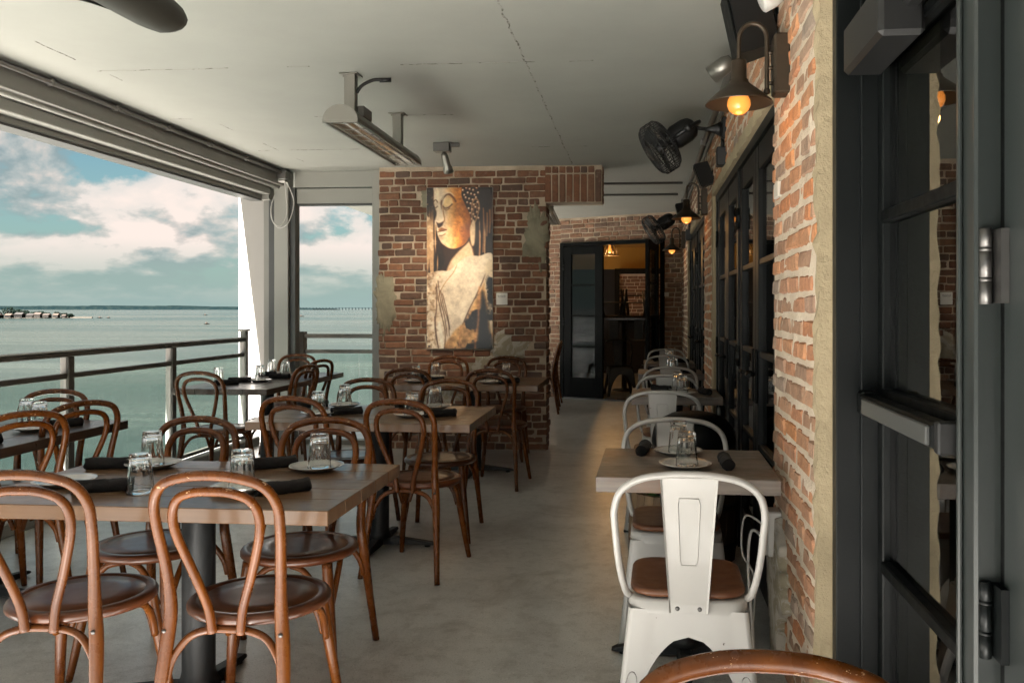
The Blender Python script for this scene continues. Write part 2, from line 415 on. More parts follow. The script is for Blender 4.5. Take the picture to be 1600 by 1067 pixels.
for i, (yy, xa, xb) in enumerate(((3.3, -3.0, .5), (4.55, -3.05, .55), (5.75, -3.3, .55), (6.95, -3.2, .3))):
    seam([(xa, yy), (xb, yy+.02)], .0045, .55, 10+i).build('ceiling_seam', 'seam', ceil)
seam([(-3.03, 2.6), (-3.02, 7.6)], .004, .65, 30).build('ceiling_seam', 'seam', ceil)

WATER = -13.65
struct(MB().box((-12.6, -14, -3.6), (-4.3, 15, -3.4)).box((-12.6, -14, -14), (-12.3, 15, -3.6)).build('added_bounce_deck', 'pale_bounce_deck'))  # added deck out of view below the railing, bounces sunlight up to the ceiling
struct(MB().add([(-60000, -30000, WATER), (60000, -30000, WATER), (60000, 60000, WATER), (-60000, 60000, WATER)], [(0, 1, 2, 3)]).build('water', 'water'))

def far_land():
    b = MB(); rr = random.Random(5); n = 260
    x0, x1, y = -11500, -3350, 9000
    tops = []
    for i in range(n+1):
        x = x0+(x1-x0)*i/n; f = 1-max(0, (i/n-.80)/.20)
        h = (44+7*mnoise.noise((x*.0016, 3, 0))+6*mnoise.noise((x*.012, 1, 0)))*(.25+.75*f)
        tops.append((x, h))
    for row, (dy, k) in enumerate(((0, 0), (30, .7), (160, 1), (700, .9), (900, 0))):
        for x, h in tops: b.v.append((x, y+dy+(x+7000)*-.12, WATER-1+k*(h+1)+ (rr.uniform(-2, 2) if k > .6 else 0)))
    for r in range(4):
        for i in range(n):
            a = r*(n+1)+i; b.f.append((a, a+1, a+n+2, a+n+1)); b.sm.append(False)
    return b
struct(far_land().build('land', 'land_trees'))

# ------------------------------------------------------------------ brick work
def brick_mesh(w, h, d, seed, m):
    rr = random.Random(seed); b = MB().box((-w/2, -d, -h/2), (w/2, 0, h/2), ch=.007)
    b.v = [(x+rr.uniform(-.0028, .0028), y+rr.uniform(-.003, .003), z+rr.uniform(-.0022, .0022)) for x, y, z in b.v]
    me = b.mesh('brick'); me.materials.append(MATS[m]); return me
BM = {}
def get_brick(kind, v, m):
    key = (kind, v, m)
    if key not in BM:
        w = {'s': .198, 'h': .094, 'm': .140}[kind]; BM[key] = brick_mesh(w, .056, .055, hash((kind, v)) % 999, m)
    return BM[key], {'s': .198, 'h': .094, 'm': .140}[kind]
def lay_courses(width, z0, z1, seed, course=.0685, skip=None, ragL=0., ragR=0., gap=.012):
    """bricks (u, z, w, kind) on a rectangle"""
    rr = random.Random(seed); out = []; row = 0; z = z0
    while z+course <= z1+.02:
        hdr = (row % 6 == 4) or rr.random() < .08
        u = -rr.choice((0, .05, .1, .15))*(1 if not hdr else .5)
        first = True
        while u < width-.02:
            r = rr.random()
            kind = 'h' if (hdr and r < .85) or r < .16 else ('m' if r < .30 else 's')
            w = {'s': .198, 'h': .094, 'm': .140}[kind]*rr.uniform(.93, 1.06)
            a, c = max(u, 0+rr.uniform(-1, 1)*ragL), min(u+w, width+rr.uniform(-1, 1)*ragR)
            if c-a > .04:
                cu, cz = (a+c)/2, z+course/2
                if not (skip and skip(cu, cz, (c-a)/2)): out.append((cu, cz+rr.uniform(-.003, .003), c-a, kind if c-a > .1 else 'h'))
            u += w+gap*rr.uniform(.6, 1.5)
        z += course; row += 1
    return out
def place_bricks(parent, bricks, o, ang, m, limit=300, seed=0, prot=.012, mh=1.0, key=None):
    """local frame of parent: origin o, u along angle ang, outward normal = u rotated -90deg (local -y of the brick)"""
    rr = random.Random(seed)
    if key: bricks = sorted(bricks, key=key)
    cu, su = math.cos(ang), math.sin(ang); rest = MB()
    for i, (u, z, w, kind) in enumerate(bricks):
        v = rr.randrange(4); me, w0 = get_brick(kind, v, m)
        p = prot*rr.uniform(.35, 1.35)
        loc = (o[0]+cu*u+su*p+su*0, o[1]+su*u-cu*p, o[2]+z)
        # brick mesh front face is at y=-d ; shift so the front sits p proud
        loc = (loc[0]-su*.055, loc[1]+cu*.055, loc[2])
        rot = (rr.uniform(-.02, .02), rr.uniform(-.025, .025), ang+rr.uniform(-.02, .02))
        sc = (w/w0, 1, mh*rr.uniform(.94, 1.07))
        if i < limit:
            b = bpy.data.objects.new('brick', me); C.objects.link(b); b.parent = parent; b.location = loc; b.rotation_euler = rot; b.scale = sc
        else:
            M = Matrix.LocRotScale(Vector(loc), __import__('mathutils').Euler(rot), Vector(sc))
            rest.add([tuple(x.co) for x in me.vertices], [tuple(q.vertices) for q in me.polygons], M=M)
    if rest.v: stuff(rest.build('bricks_joined' if False else 'brickwork', m, parent))
def mortar_sheet(o, ang, width, z0, z1, depth, seed, step=.035, amp=.004, back=True):
    b = MB(); nu = max(1, int(width/step)); nz = max(1, int((z1-z0)/step)); cu, su = math.cos(ang), math.sin(ang)
    for j in range(nz+1):
        for i in range(nu+1):
            u = width*i/nu; z = z0+(z1-z0)*j/nz
            e = amp*1.6*mnoise.noise((u*17+seed, z*17, seed*3.1)) if 0 < i < nu else 0
            b.v.append((o[0]+cu*u+su*e, o[1]+su*u-cu*e, o[2]+z))
    for j in range(nz):
        for i in range(nu):
            a = j*(nu+1)+i; b.f.append((a, a+1, a+nu+2, a+nu+1)); b.sm.append(True)
    M = Matrix.Translation(Vector(o)) @ Matrix.Rotation(ang, 4, 'Z')
    # body behind the sheet
    vs = [(0, 0, z0), (width, 0, z0), (width, depth, z0), (0, depth, z0), (0, 0, z1), (width, 0, z1), (width, depth, z1), (0, depth, z1)]
    b.add(vs, [(0, 3, 2, 1), (4, 5, 6, 7), (1, 2, 6, 5), (3, 0, 4, 7), (2, 3, 7, 6)], M=M)
    return b
def blob_patch(cu, cz, ru, rz, seed, n=84, t=.011, rough=.42):
    """irregular plaster patch in the (u, z) plane, thickness t towards -y"""
    vs = []; rr = random.Random(seed); n = 84
    for i in range(n):
        a = 2*PI*i/n; ca, sa = math.cos(a), math.sin(a)
        q = 1+rough*mnoise.noise((ca*1.6+seed, sa*1.6, 0))+rough*.7*mnoise.noise((ca*4, sa*4, seed))+rough*.5*mnoise.noise((ca*11, sa*11, seed+3))
        vs.append((cu+ru*q*ca, cz+rz*q*sa))
    b = MB(); N_ = len(vs)
    b.v = [(u, 0, z) for u, z in vs]+[(cu+(u-cu)*.965, -t, cz+(z-cz)*.965) for u, z in vs]+[(cu+ru*.55*math.cos(2*PI*i/len(vs)), -t*1.15, cz+rz*.55*math.sin(2*PI*i/len(vs))) for i in range(len(vs))]+[(cu, -t*1.2, cz)]
    for i in range(N_):
        j = (i+1) % N_
        b.f += [(i, j, N_+j, N_+i), (N_+i, N_+j, 2*N_+j, 2*N_+i), (2*N_+i, 2*N_+j, 3*N_)]; b.sm += [True]*3
    return b

# -- pillar wall with the picture
PX0, PX1, PY = -2.42, -.80, 7.88
pillar = thing('brick_wall', 'dark red brick wall with crumbling plaster patches behind the picture', 'brick wall', (PX0, PY, 0))
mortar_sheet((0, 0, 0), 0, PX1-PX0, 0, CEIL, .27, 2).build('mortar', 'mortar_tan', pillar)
PIC = (.475, 1.115, .965, 2.505)     # u0,u1,z0,z1 of the picture on the wall
def patch_skip(u, z, hw):
    if PIC[0]+.06 < u-hw and u+hw < PIC[1]-.06 and PIC[2]+.05 < z < PIC[3]-.05: return True
    for (a, c, ra, rc) in PATCH:
        if ((u-a)/(ra*.72))**2+((z-c)/(rc*.78))**2 < 1: return True
    return False
PATCH = [(.06, 1.40, .12, .32), (1.53, 2.04, .11, .31), (1.28, .98, .20, .15), (.98, .82, .17, .09), (.62, .46, .25, .14), (.47, 2.38, .06, .16)]
bk = lay_courses(PX1-PX0, 0, CEIL, 3, skip=patch_skip, ragL=.012, ragR=.022)
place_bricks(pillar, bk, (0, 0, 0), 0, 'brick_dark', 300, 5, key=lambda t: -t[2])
for i, (a, c, ra, rc) in enumerate(PATCH):
    blob_patch(a, c, ra, rc, 3+i*7, t=.011 if i not in (2, 3, 4) else .007, rough=.42 if i not in (2, 3, 4) else .30).build('plaster_patch', 'plaster_white' if i in (2, 3, 4) else 'plaster', pillar, rot=(0, 0, 0))
# brick returns on the right side face
bk = lay_courses(.25, 0, 2.33, 8, ragL=.0)
place_bricks(pillar, bk[:0], (PX1-PX0, 0, 0), PI/2, 'brick_dark', 0)
b = MB()
rr = random.Random(4)
for i in range(34):
    z = i*.0685+.005
    b.box((PX1-PX0-.03, .0+rr.uniform(0, .02), z), (PX1-PX0+.012+rr.uniform(-.008, .012), .25, z+.056), ch=.006)
stuff(b.build('side_brickwork', 'brick_dark', pillar))
# flat arch stub: soldiers
LX0, LX1 = -.815, -.263
lint = thing('brick_lintel', 'flat arch of upright bricks jutting from the top of the wall', 'brick lintel', (LX0, PY-.012, 2.355))
MB().box((0.012, .006, 0), (LX1-LX0-.004, .26, .352)).build('mortar', 'mortar_tan', lint)
for i in range(8):
    me = brick_mesh(.058, .262 if i < 7 else .30, .05, 60+i, 'brick_dark')
    o = link('brick', me, lint, (.035+i*.0685, .05-.008*random.random(), .135+(.02 if i == 7 else 0)))
for i in range(7):
    me = brick_mesh(.060, .062, .05, 80+i, 'brick_dark'); link('brick', me, lint, (.035+i*.0685, .05-.008*random.random(), .310))
b = MB()
for j in range(5): b.box((LX1-LX0-.03, .045, .008+j*.069), (LX1-LX0+.008, .24, .064+j*.069), ch=.006)
stuff(b.build('end_brickwork', 'brick_dark', lint))

# -- long wall with the doors
WA = .018
wall = thing('brick_wall', 'long orange brick wall with pale mortar holding the black doors', 'brick wall', (.56, 2.6, 0), -WA)
TH_ = .36
def wp(y, d=0, z=0):
    """world point: y along the wall, d out from its face"""
    return (.56+math.sin(WA)*(y-2.6)-math.cos(WA)*d, 2.6+math.cos(WA)*(y-2.6)+math.sin(WA)*d, z)
H2 = 2.19; H1 = 2.33
LY = lambda y: y-2.6
def wall_panel(ya, yb, z0, z1, seed, limit, mm='brick_orange', mt='mortar_cream', rag=.016, prot=.007):
    # u runs towards -y (viewer's left to right is far to near): ang = -90deg, outward = -x
    o = (0, LY(yb), 0)
    mortar_sheet(o, -PI/2, yb-ya, z0, z1, TH_, seed, .03, .0065).build('mortar', mt, wall)
    bk = lay_courses(yb-ya, z0, z1, seed, ragL=rag, ragR=rag, course=.0735, gap=.022)
    place_bricks(wall, bk, o, -PI/2, mm, limit, seed, prot=prot, mh=.96)
wall_panel(2.56, 3.37, 0, CEIL, 21, 300)
wall_panel(3.37, 6.35, H2+.07, CEIL, 22, 60)
wall_panel(6.35, 7.30, 0, CEIL, 23, 0, 'brick_orange')
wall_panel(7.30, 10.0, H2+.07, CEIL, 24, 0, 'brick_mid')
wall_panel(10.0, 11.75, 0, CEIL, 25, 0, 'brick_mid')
wall_panel(-.4, 2.56, H1+.06, CEIL, 26, 0)
wall_panel(-4.5, -.4, 0, CEIL, 27, 0)
def noisy_box(a, b, amp, seed, step=.06):
    """box with its long sides subdivided and wobbled: plaster reveals"""
    bm = MB(); x0, y0, z0 = a; x1, y1, z1 = b
    L = [x1-x0, y1-y0, z1-z0]; ax = L.index(max(L)); n = max(2, int(L[ax]/step))
    rr = random.Random(seed); rings = []
    for i in range(n+1):
        t = i/n; w = lambda: rr.uniform(-amp, amp)
        if ax == 2: q = [(x0+w(), y0+w()*.3, z0+L[2]*t), (x1, y0+w()*.3, z0+L[2]*t), (x1, y1, z0+L[2]*t), (x0+w(), y1, z0+L[2]*t)]
        else: q = [(x0+w(), y0+L[1]*t, z0+w()*.3), (x1, y0+L[1]*t, z0+w()*.3), (x1, y0+L[1]*t, z1), (x0+w(), y0+L[1]*t, z1+w())]
        rings.append(q)
    vs = [p for q in rings for p in q]; fs = []
    for i in range(n):
        for j in range(4):
            f = (i*4+j, i*4+(j+1) % 4, (i+1)*4+(j+1) % 4, (i+1)*4+j); fs.append(f)
    fs += [(3, 2, 1, 0), tuple(n*4+j for j in range(4))]
    return bm.add(vs, fs, False)
# plaster reveals and header bands
noisy_box((-.006, LY(2.50), 0), (.075, LY(2.56)-.002, H1+.02), .007, 1, .035).build('plaster_reveal', 'plaster_beige', wall)
noisy_box((-.014, LY(3.37), H2), (.10, LY(6.35), H2+.068), .006, 2).build('plaster_band', 'plaster_beige', wall)
noisy_box((-.014, LY(6.26), 0), (.10, LY(6.348), H2-.003), .006, 3).build('plaster_reveal', 'plaster_beige', wall)
noisy_box((-.014, LY(7.30), H2), (.10, LY(10.0), H2+.068), .006, 4).build('plaster_band', 'plaster_beige', wall)
noisy_box((-.014, LY(9.91), 0), (.10, LY(9.998), H2-.003), .006, 5).build('plaster_reveal', 'plaster_beige', wall)
MB().box((.0, LY(-.4), H1), (.3, LY(2.56), H1+.058)).build('door_header', 'door_paint', wall)
# one brick painted white, one crumbling patch at the foot of the pier
MB().box((-.014, LY(3.20), 1.775), (.03, LY(3.31), 1.835), ch=.004).build('painted_brick', 'painted_brick', wall)
blob_patch(0, .30, .17, .24, 40, t=.03).build('crumbled_patch', 'plaster_white', wall, (0.0, LY(3.20), 0), -PI/2)

# ------------------------------------------------------------------ doors
def glazed_leaf(nm, label, w, h, loc, rz, panes, stile=.10, top=.12, bot=.22, th=.045, mt='door_paint', handle=None, hinge_side=1, group=None, cols=1):
    """local x = width, y = thickness (front at -th), z up"""
    d = thing(nm, label, 'door', loc, rz, group)
    MB().box((0, -th, 0), (stile, 0, h), ch=.004).build('stile', mt, d)
    MB().box((w-stile, -th, 0), (w, 0, h), ch=.004).build('stile', mt, d)
    MB().box((stile, -th+.002, 0), (w-stile, -.002, bot), ch=.003).build('rail', mt, d)
    MB().box((stile, -th+.002, h-top), (w-stile, -.002, h), ch=.003).build('rail', mt, d)
    gh = (h-top-bot)/panes
    for i in range(1, panes):
        z = bot+gh*i; MB().box((stile, -th+.004, z-.014), (w-stile, -.006, z+.014), ch=.003).build('muntin', mt, d)
    for i in range(panes):
        MB().box((stile, -th/2-.003, bot+gh*i+.014*(i > 0)), (w-stile, -th/2+.003, bot+gh*(i+1)-.014*(i < panes-1))).build('pane', 'door_glass', d)
    hx = 0 if hinge_side < 0 else w
    for z in (h*.13, h*.5, h*.87):
        MB().lathe([(.011, z-.06), (.011, z-.022), (.0125, z-.021), (.0125, z-.019), (.011, z-.018), (.011, z+.018), (.0125, z+.019), (.0125, z+.021), (.011, z+.022), (.011, z+.06)], 10,
                   M=Matrix.Translation((hx, -th-.006, 0))).build('hinge', 'door_paint', d)
    if handle is not None:
        hb = MB().box((handle-.022, -th-.012, .86), (handle+.022, -th, 1.12), ch=.004)
        hb.tube([(handle, -th-.01, 1.0), (handle, -th-.055, 1.0)], .010, 8)
        sgn = 1 if handle < w/2 else -1
        hb.tube([(handle, -th-.05, 1.0), (handle+sgn*.12, -th-.055, 1.0)], .010, 8)
        hb.build('handle', 'black_metal', d)
    return d
# middle bank of four leaves
ang = -PI/2-WA
def bank(ya, yb, n, labels, group, setback=.085):
    fr = thing('door_frame', labels[0], 'door frame', wp(yb, -.06), ang)
    L = yb-ya
    MB().box((0, -.05, 0), (.05, .10, H2-.055)).build('jamb', 'door_paint', fr)
    MB().box((L-.05, -.05, 0), (L, .10, H2-.055)).build('jamb', 'door_paint', fr)
    MB().box((0, -.052, H2-.055), (L, .10, H2-.004)).build('head', 'door_paint', fr)
    MB().box((L/2-.035, -.05, 0), (L/2+.035, .09, H2-.055)).build('mullion', 'door_paint', fr)
    MB().box((.05, -.02, 0), (L-.05, .10, .03)).build('threshold', 'alu_dark', fr)
    wl = (L/2-.035-.05-.012)/2
    k = 0
    for half in (0, 1):
        x0 = .054 if half == 0 else L/2+.039
        for j in (0, 1):
            xx = x0+j*(wl+.003)
            lx = wp(yb-xx, -setback+.02, .035)
            glazed_leaf('door', labels[1+k], wl, H2-.095, lx, ang, 4, handle=(wl-.05 if j == 0 else .05), hinge_side=-1 if j == 0 else 1, group=group)
            k += 1
bank(3.372, 6.258, 4, ['black steel frame of the middle bank of glazed doors',
    'black glazed door beside the second lamp, farthest of the middle bank', 'black glazed door second from the far end of the middle bank',
    'black glazed door second from the near end of the middle bank', 'black glazed door next to the near orange brick pier'], 'glazed doors in the middle bank')
bank(7.302, 9.908, 4, ['black steel frame of the far bank of glazed doors',
    'farthest black glazed door of the far bank', 'black glazed door left of centre in the far bank',
    'black glazed door right of centre in the far bank', 'nearest black glazed door of the far bank beside the second pier'], 'glazed doors in the far bank')

# near entrance : frame, far leaf with the push bar, mullion, near leaf
nf = thing('door_frame', 'black stepped steel frame of the near entrance beside the plaster strip', 'door frame', wp(2.50, 0), ang)
# local x along -y (towards camera), y into the building
MB().box((0, .034, 0), (.05, .20, H1), ch=.003).build('jamb', 'door_paint', nf)
MB().box((.05, .10, 0), (.066, .19, H1), ch=.003).build('jamb_stop', 'door_paint', nf)
MB().box((.757, .118, 0), (.842, .26, H1), ch=.006).build('mullion', 'door_paint_grey', nf)
MB().box((.8425, .165, 0), (.862, .25, H1)).build('mullion_stop', 'black_metal', nf)
MB().box((.770, .108, 0), (.785, .1175, H1), ch=.003).build('mullion_bead', 'door_paint_grey', nf)
MB().box((.05, .06, H1-.08), (2.6, .20, H1-.001), ch=.003).build('head', 'door_paint', nf)
def near_leaf():
    w = .688; h = H1-.09; th = .045
    d = thing('door', 'black glazed door with a steel push bar across its middle', 'door', wp(2.432, -.190, .01), ang)
    st = .05
    MB().box((0, -th, 0), (st, 0, h), ch=.004).build('stile', 'door_paint', d)
    MB().box((w-st, -th, 0), (w, 0, h), ch=.004).build('stile', 'door_paint', d)
    MB().box((st, -th+.002, 0), (w-st, -.002, .2), ch=.003).build('rail', 'door_paint', d)
    MB().box((st, -th+.002, h-.1), (w-st, -.002, h), ch=.003).build('rail', 'door_paint', d)
    zs = [.2, .62, 1.10, 1.595, 2.04, h-.1]
    for i, z in enumerate(zs[1:-1]):
        t = .017
        MB().box((st, -th-.006, z-t), (w-st, -.004, z+t), ch=.004).build('muntin', 'black_metal', d)
    for i in range(5):
        MB().box((st, -th/2-.003, zs[i]+(.017 if i else 0)), (w-st, -th/2+.003, zs[i+1]-(.017 if i < 4 else 0))).build('pane', 'mirror_glass', d)
    # push bar
    pb = MB().box((.06, -.112, 1.047), (.655, -.066, 1.103), ch=.006).build('push_bar', 'black_metal', d)
    MB().box((.012, -.106, 1.040), (.064, -.050, 1.110), ch=.008).build('end_cap', 'black_metal', pb)
    MB().box((.650, -.108, 1.040), (.680, -.050, 1.108), ch=.004).build('end_cap', 'black_plastic', pb)
    MB().box((.12, -.121, 1.054), (.64, -.110, 1.096), ch=.003).build('touch_pad', 'alu_dark', pb)
    # closer
    cl = MB().box((.06, -.155, 1.985), (.42, -th-.001, 2.12), ch=.012).build('door_closer', 'black_plastic', d)
    MB().box((.40, -.10, 2.05), (.62, -.06, 2.14), ch=.008).build('closer_end', 'black_plastic', cl)
    MB().tube([(.20, -.11, 2.12), (.20, -.11, 2.17), (.45, -.20, 2.18), (.58, -.05, 2.19)], .012, 8).build('closer_arm', 'black_metal', cl)
    return d
near_leaf()
nl = thing('door', 'grey green painted door at the right edge with barrel hinges', 'door', wp(1.640, -.215, .01), ang)
MB().box((0, -.052, 0), (.16, 0, H1-.09), ch=.005).build('stile', 'door_paint_grey', nl)
MB().box((.16, -.045, 0), (.80, -.003, .3), ch=.004).build('rail', 'door_paint_grey', nl)
MB().box((.16, -.045, 2.05), (.80, -.003, H1-.09), ch=.004).build('rail', 'door_paint_grey', nl)
MB().box((.80, -.052, 0), (.92, 0, H1-.09), ch=.005).build('stile', 'door_paint_grey', nl)
MB().box((.16, -.026, .3), (.80, -.020, 2.05)).build('pane', 'door_glass', nl)
for z in (.745, 1.42, 2.1):
    pr = []
    for a, b_ in ((-.072, -.030), (-.028, -.022), (-.020, .028), (.030, .036), (.038, .072)): pr += [(.0115, z+a), (.0115, z+b_), (.0095, z+b_+.0005), (.0095, z+b_+.0015)]
    MB().lathe(pr, 14, M=Matrix.Translation((-.012, -.080, 0))).box((-.034, -.067, z-.07), (.028, -.0525, z+.07)).build('hinge', 'steel' if z < 2 and z > 1 else 'door_paint', nl)

# ------------------------------------------------------------------ rooms behind the doors
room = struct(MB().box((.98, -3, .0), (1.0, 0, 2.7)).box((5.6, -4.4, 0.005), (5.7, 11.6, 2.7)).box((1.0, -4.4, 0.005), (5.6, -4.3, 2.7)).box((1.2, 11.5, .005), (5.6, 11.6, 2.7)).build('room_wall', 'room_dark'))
# angled end wall at the back
BX, BY = -2.55, 13.30
BANG = math.atan2(11.72-13.30, .78+2.55)
BL = math.hypot(11.72-13.30, .78+2.55)
back = thing('brick_wall', 'angled brick end wall above and beside the open black door', 'brick wall', (BX, BY, 0), BANG)
UA, UB = 1.66, 3.36     # door opening along the wall
HB = 2.34
for (ua, ub, z0, z1, sd) in ((0, UA, 0, CEIL, 51), (UA, UB, HB, CEIL, 52), (UB, BL, 0, CEIL, 53)):
    mortar_sheet((ua, 0, 0), 0, ub-ua, z0, z1, .3, sd, .06, .004).build('mortar', 'mortar_tan', back)
    bk = lay_courses(ub-ua, z0, z1, sd, ragL=.0, ragR=.0)
    if sd == 51: bk = [t for t in bk if t[0] > 1.1]
    place_bricks(back, bk, (ua, 0, 0), 0, 'brick_mid', 300 if sd != 51 else 0, sd, prot=.010)
MB().box((BL-.35, -.012, 1.52), (BL-.26, .02, 1.58)).build('painted_brick', 'painted_brick', back)
bf = thing('door_frame', 'dark frame round the open double door in the end wall', 'door frame', (BX, BY, 0), BANG)
MB().box((UA-.002, -.03, 0), (UA+.06, .12, HB-.05)).build('jamb', 'black_metal', bf)
MB().box((UB-.06, -.03, 0), (UB+.002, .12, HB-.05)).build('jamb', 'black_metal', bf)
MB().box((UA, -.032, HB-.05), (UB, .12, HB-.002)).build('head', 'black_metal', bf)
MB().box((UA+.06, -.03, .0), (UB-.06, .14, .02)).build('threshold', 'steel', bf)
def bw(u, d=0, z=0):
    return (BX+math.cos(BANG)*u+math.sin(BANG)*d, BY+math.sin(BANG)*u-math.cos(BANG)*d, z)
# double door of the end wall
p = bw(UA+.064, -.02, .02)
glazed_leaf('door', 'black glazed door standing closed left of the doorway in the end wall', .66, HB-.08, p, BANG, 4, stile=.13, bot=.3, mt='black_metal', hinge_side=-1)
p = bw(UB-.07, .035, .02)
glazed_leaf('door', 'black glazed door swung open towards the terrace at the doorway', .74, HB-.08, p, R(-103), 4, stile=.12, bot=.3, mt='black_metal', hinge_side=-1)

# room seen through the doorway
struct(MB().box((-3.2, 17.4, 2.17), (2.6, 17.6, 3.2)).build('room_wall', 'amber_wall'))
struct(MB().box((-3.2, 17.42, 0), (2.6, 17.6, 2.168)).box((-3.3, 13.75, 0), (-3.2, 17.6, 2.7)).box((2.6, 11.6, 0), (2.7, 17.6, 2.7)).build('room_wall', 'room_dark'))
bb = thing('brick_wall', 'distant pale brick wall behind the dark window of the back room', 'brick wall', (-.22, 17.2, 0))
mortar_sheet((0, 0, 0), 0, 1.6, 1.2, 2.06, .1, 77, .1, .003).build('mortar', 'mortar_cream', bb)
place_bricks(bb, [t for t in lay_courses(1.6, 1.2, 2.06, 78)], (0, 0, 0), 0, 'brick_mid', 0, 78)
MB().box((-.10, -.06, 1.1), (0, .06, 2.06)).box((1.6, -.06, 1.1), (1.7, .06, 2.06)).box((-.10, -.062, 2.06), (1.7, .06, 2.17)).box((-.10, -.07, 1.05), (1.7, .06, 1.198)).box((0, -.03, 1.60), (1.6, -.015, 1.625)).build('window_frame', 'black_metal', bb)
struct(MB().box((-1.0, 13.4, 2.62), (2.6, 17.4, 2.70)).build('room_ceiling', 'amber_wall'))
pl = thing('pendant_lamp', 'glowing wire cage pendant lamp inside the back room', 'lamp', (-.36, 14.6, 2.62))
b = MB(); b.tube([(0, 0, 0), (0, 0, -.16)], .006, 6)
b.build('cord', 'black_metal', pl)
b = MB()
for zz, rr_ in ((-.16, .08), (-.34, .15)):
    b.tube([(rr_*math.cos(a*PI/8), rr_*math.sin(a*PI/8), zz) for a in range(16)], .006, 5, closed=True)
for a in range(6): b.tube([(.08*math.cos(a*PI/3), .08*math.sin(a*PI/3), -.16), (.15*math.cos(a*PI/3), .15*math.sin(a*PI/3), -.34)], .006, 5)
b.build('cage', 'lamp_bronze', pl)
MB().lathe([(0, -.30), (.03, -.29), (.04, -.25), (.02, -.20), (.018, -.16)], 12).build('bulb', 'amber_bulb', pl)
ld = bpy.data.lights.new('bulb_light', 'POINT'); ld.energy = 1.8; ld.color = (1, .55, .2); ld.shadow_soft_size = .05; ld.specular_factor = .15
lo = bpy.data.objects.new('bulb_light', ld); C.objects.link(lo); lo.parent = pl; lo.location = (0, 0, -.34)

# ------------------------------------------------------------------ beam, shade, conduit along the open side
beam = thing('roof_beam', 'grey boxed beam along the ceiling above the open side', 'beam', (-3.42, 8.0, 2.55))
MB().box((-.30, -7.7, 0.012), (0, .12, .158), ch=.004).build('fascia', 'alu', beam)
MB().box((-.33, -7.7, .0), (-.045, .10, .012)).build('soffit', 'alu_white', beam)
MB().tube([(-.06, -7.7, .004), (-.06, .1, .004)], .022, 10).build('ledge', 'alu_white', beam)
shade = thing('roller_shade', 'rolled up beige sun shade in its cassette under the beam', 'roller shade', (-3.72, 8.0, 2.42))
MB().box((-.06, -7.7, .055), (.17, -.0, .128), ch=.006).build('cassette', 'alu_white', shade)
MB().box((-.05, -7.7, .014), (.09, -.0, .052), ch=.004).build('bottom_bar', 'alu', shade)
MB().box((-.045, -7.7, -.004), (.085, .0, .012)).build('seal', 'alu_dark', shade)
MB().box((-.055, -.03, -.0), (.172, .012, .13), ch=.004).lathe([(.022, 0), (.022, .006), (.012, .006)], 12, M=Matrix.Translation((.173, -.06, .03)) @ Matrix.Rotation(PI/2, 4, 'Y')).build('end_bracket', 'alu', shade)
cp = thing('conduit_pipe', 'galvanised conduit clipped along the top of the beam', 'pipe', (-3.385, 8.0, 2.672))
MB().tube([(0, -7.7, 0), (0, -.16, 0)], .0145, 10).build('pipe', 'galv', cp)
for i in range(9):
    MB().box((-.028, -.9-i*.62, -.019), (.016, -.875-i*.62, .022), ch=.004).build('clamp', 'galv', cp)
bx = thing('junction_box', 'small dark grey junction box at the end of the left conduit', 'junction box', (-3.40, 7.90, 2.655))
MB().box((-.045, -.06, -.05), (.065, .06, .052), ch=.006).build('body', 'conduit_dark', bx)
MB().box((-.05, -.065, .02), (.07, .065, .034), ch=.004).build('lid', 'alu_dark', bx)
MB().box((-.03, -.04, -.075), (.05, .04, -.051), ch=.006).build('socket', 'white_plastic', bx)
cd = MB().tube(spline([(-3.36, 7.88, 2.58), (-3.36, 7.93, 2.30), (-3.42, 7.93, 2.16), (-3.50, 7.93, 2.20), (-3.53, 7.95, 2.34), (-3.50, 7.97, 2.47)], 8), .0042, 6)
cd.tube(spline([(-3.34, 7.88, 2.58), (-3.29, 7.93, 2.40), (-3.34, 7.93, 2.20), (-3.44, 7.93, 2.14), (-3.52, 7.94, 2.24), (-3.53, 7.97, 2.40)], 8), .005, 6)
tag(cd.build('hanging_cord', 'white_plastic'), 'white cord looping down at the corner post', 'cord')

# corner posts and the small window opening
wf = thing('window_frame', 'white metal frame of the small window opening beside the brick wall', 'window frame', (-3.33, 8.05, 0))
MB().box((.0, 0, 2.552), (.80, .10, CEIL-.002)).build('head_panel', 'alu_white', wf)
MB().box((.012, .012, 2.395), (.795, .10, 2.541), ch=.003).build('shade_box', 'alu_white', wf)
MB().box((.012, .02, 2.374), (.795, .09, 2.392)).build('shade_seal', 'alu_dark', wf)
MB().box((.80, -.045, 0), (.905, .12, CEIL-.002), ch=.004).build('jamb', 'alu_white', wf)
MB().box((-.045, -.01, 0), (.010, .10, 2.55), ch=.003).build('track', 'alu_dark', wf)
MB().box((0.012, .0, 0.002), (.80, .1, .05)).build('sill', 'alu', wf)
cpost = thing('corner_post', 'pale metal post at the corner between both openings', 'post', (-3.50, 8.02, 0))
MB().box((-.02, -.02, 0), (.122, .12, CEIL-.003), ch=.004).build('post_body', 'alu_white', cpost)
MB().box((-.085, -.0, 0), (-.022, .11, 2.43), ch=.003).build('track', 'alu_dark', cpost)
MB().box((-.145, .02, 0), (-.088, .11, 2.43), ch=.003).build('side_post', 'alu', cpost)
tag(MB().box((-.17, -.17, 0), (.17, .17, CEIL-.004), ch=.01).build('outer_column', 'column_paint', None, (-3.845, 8.43, 0)), 'white square column outside the railing, half in sunlight', 'column')

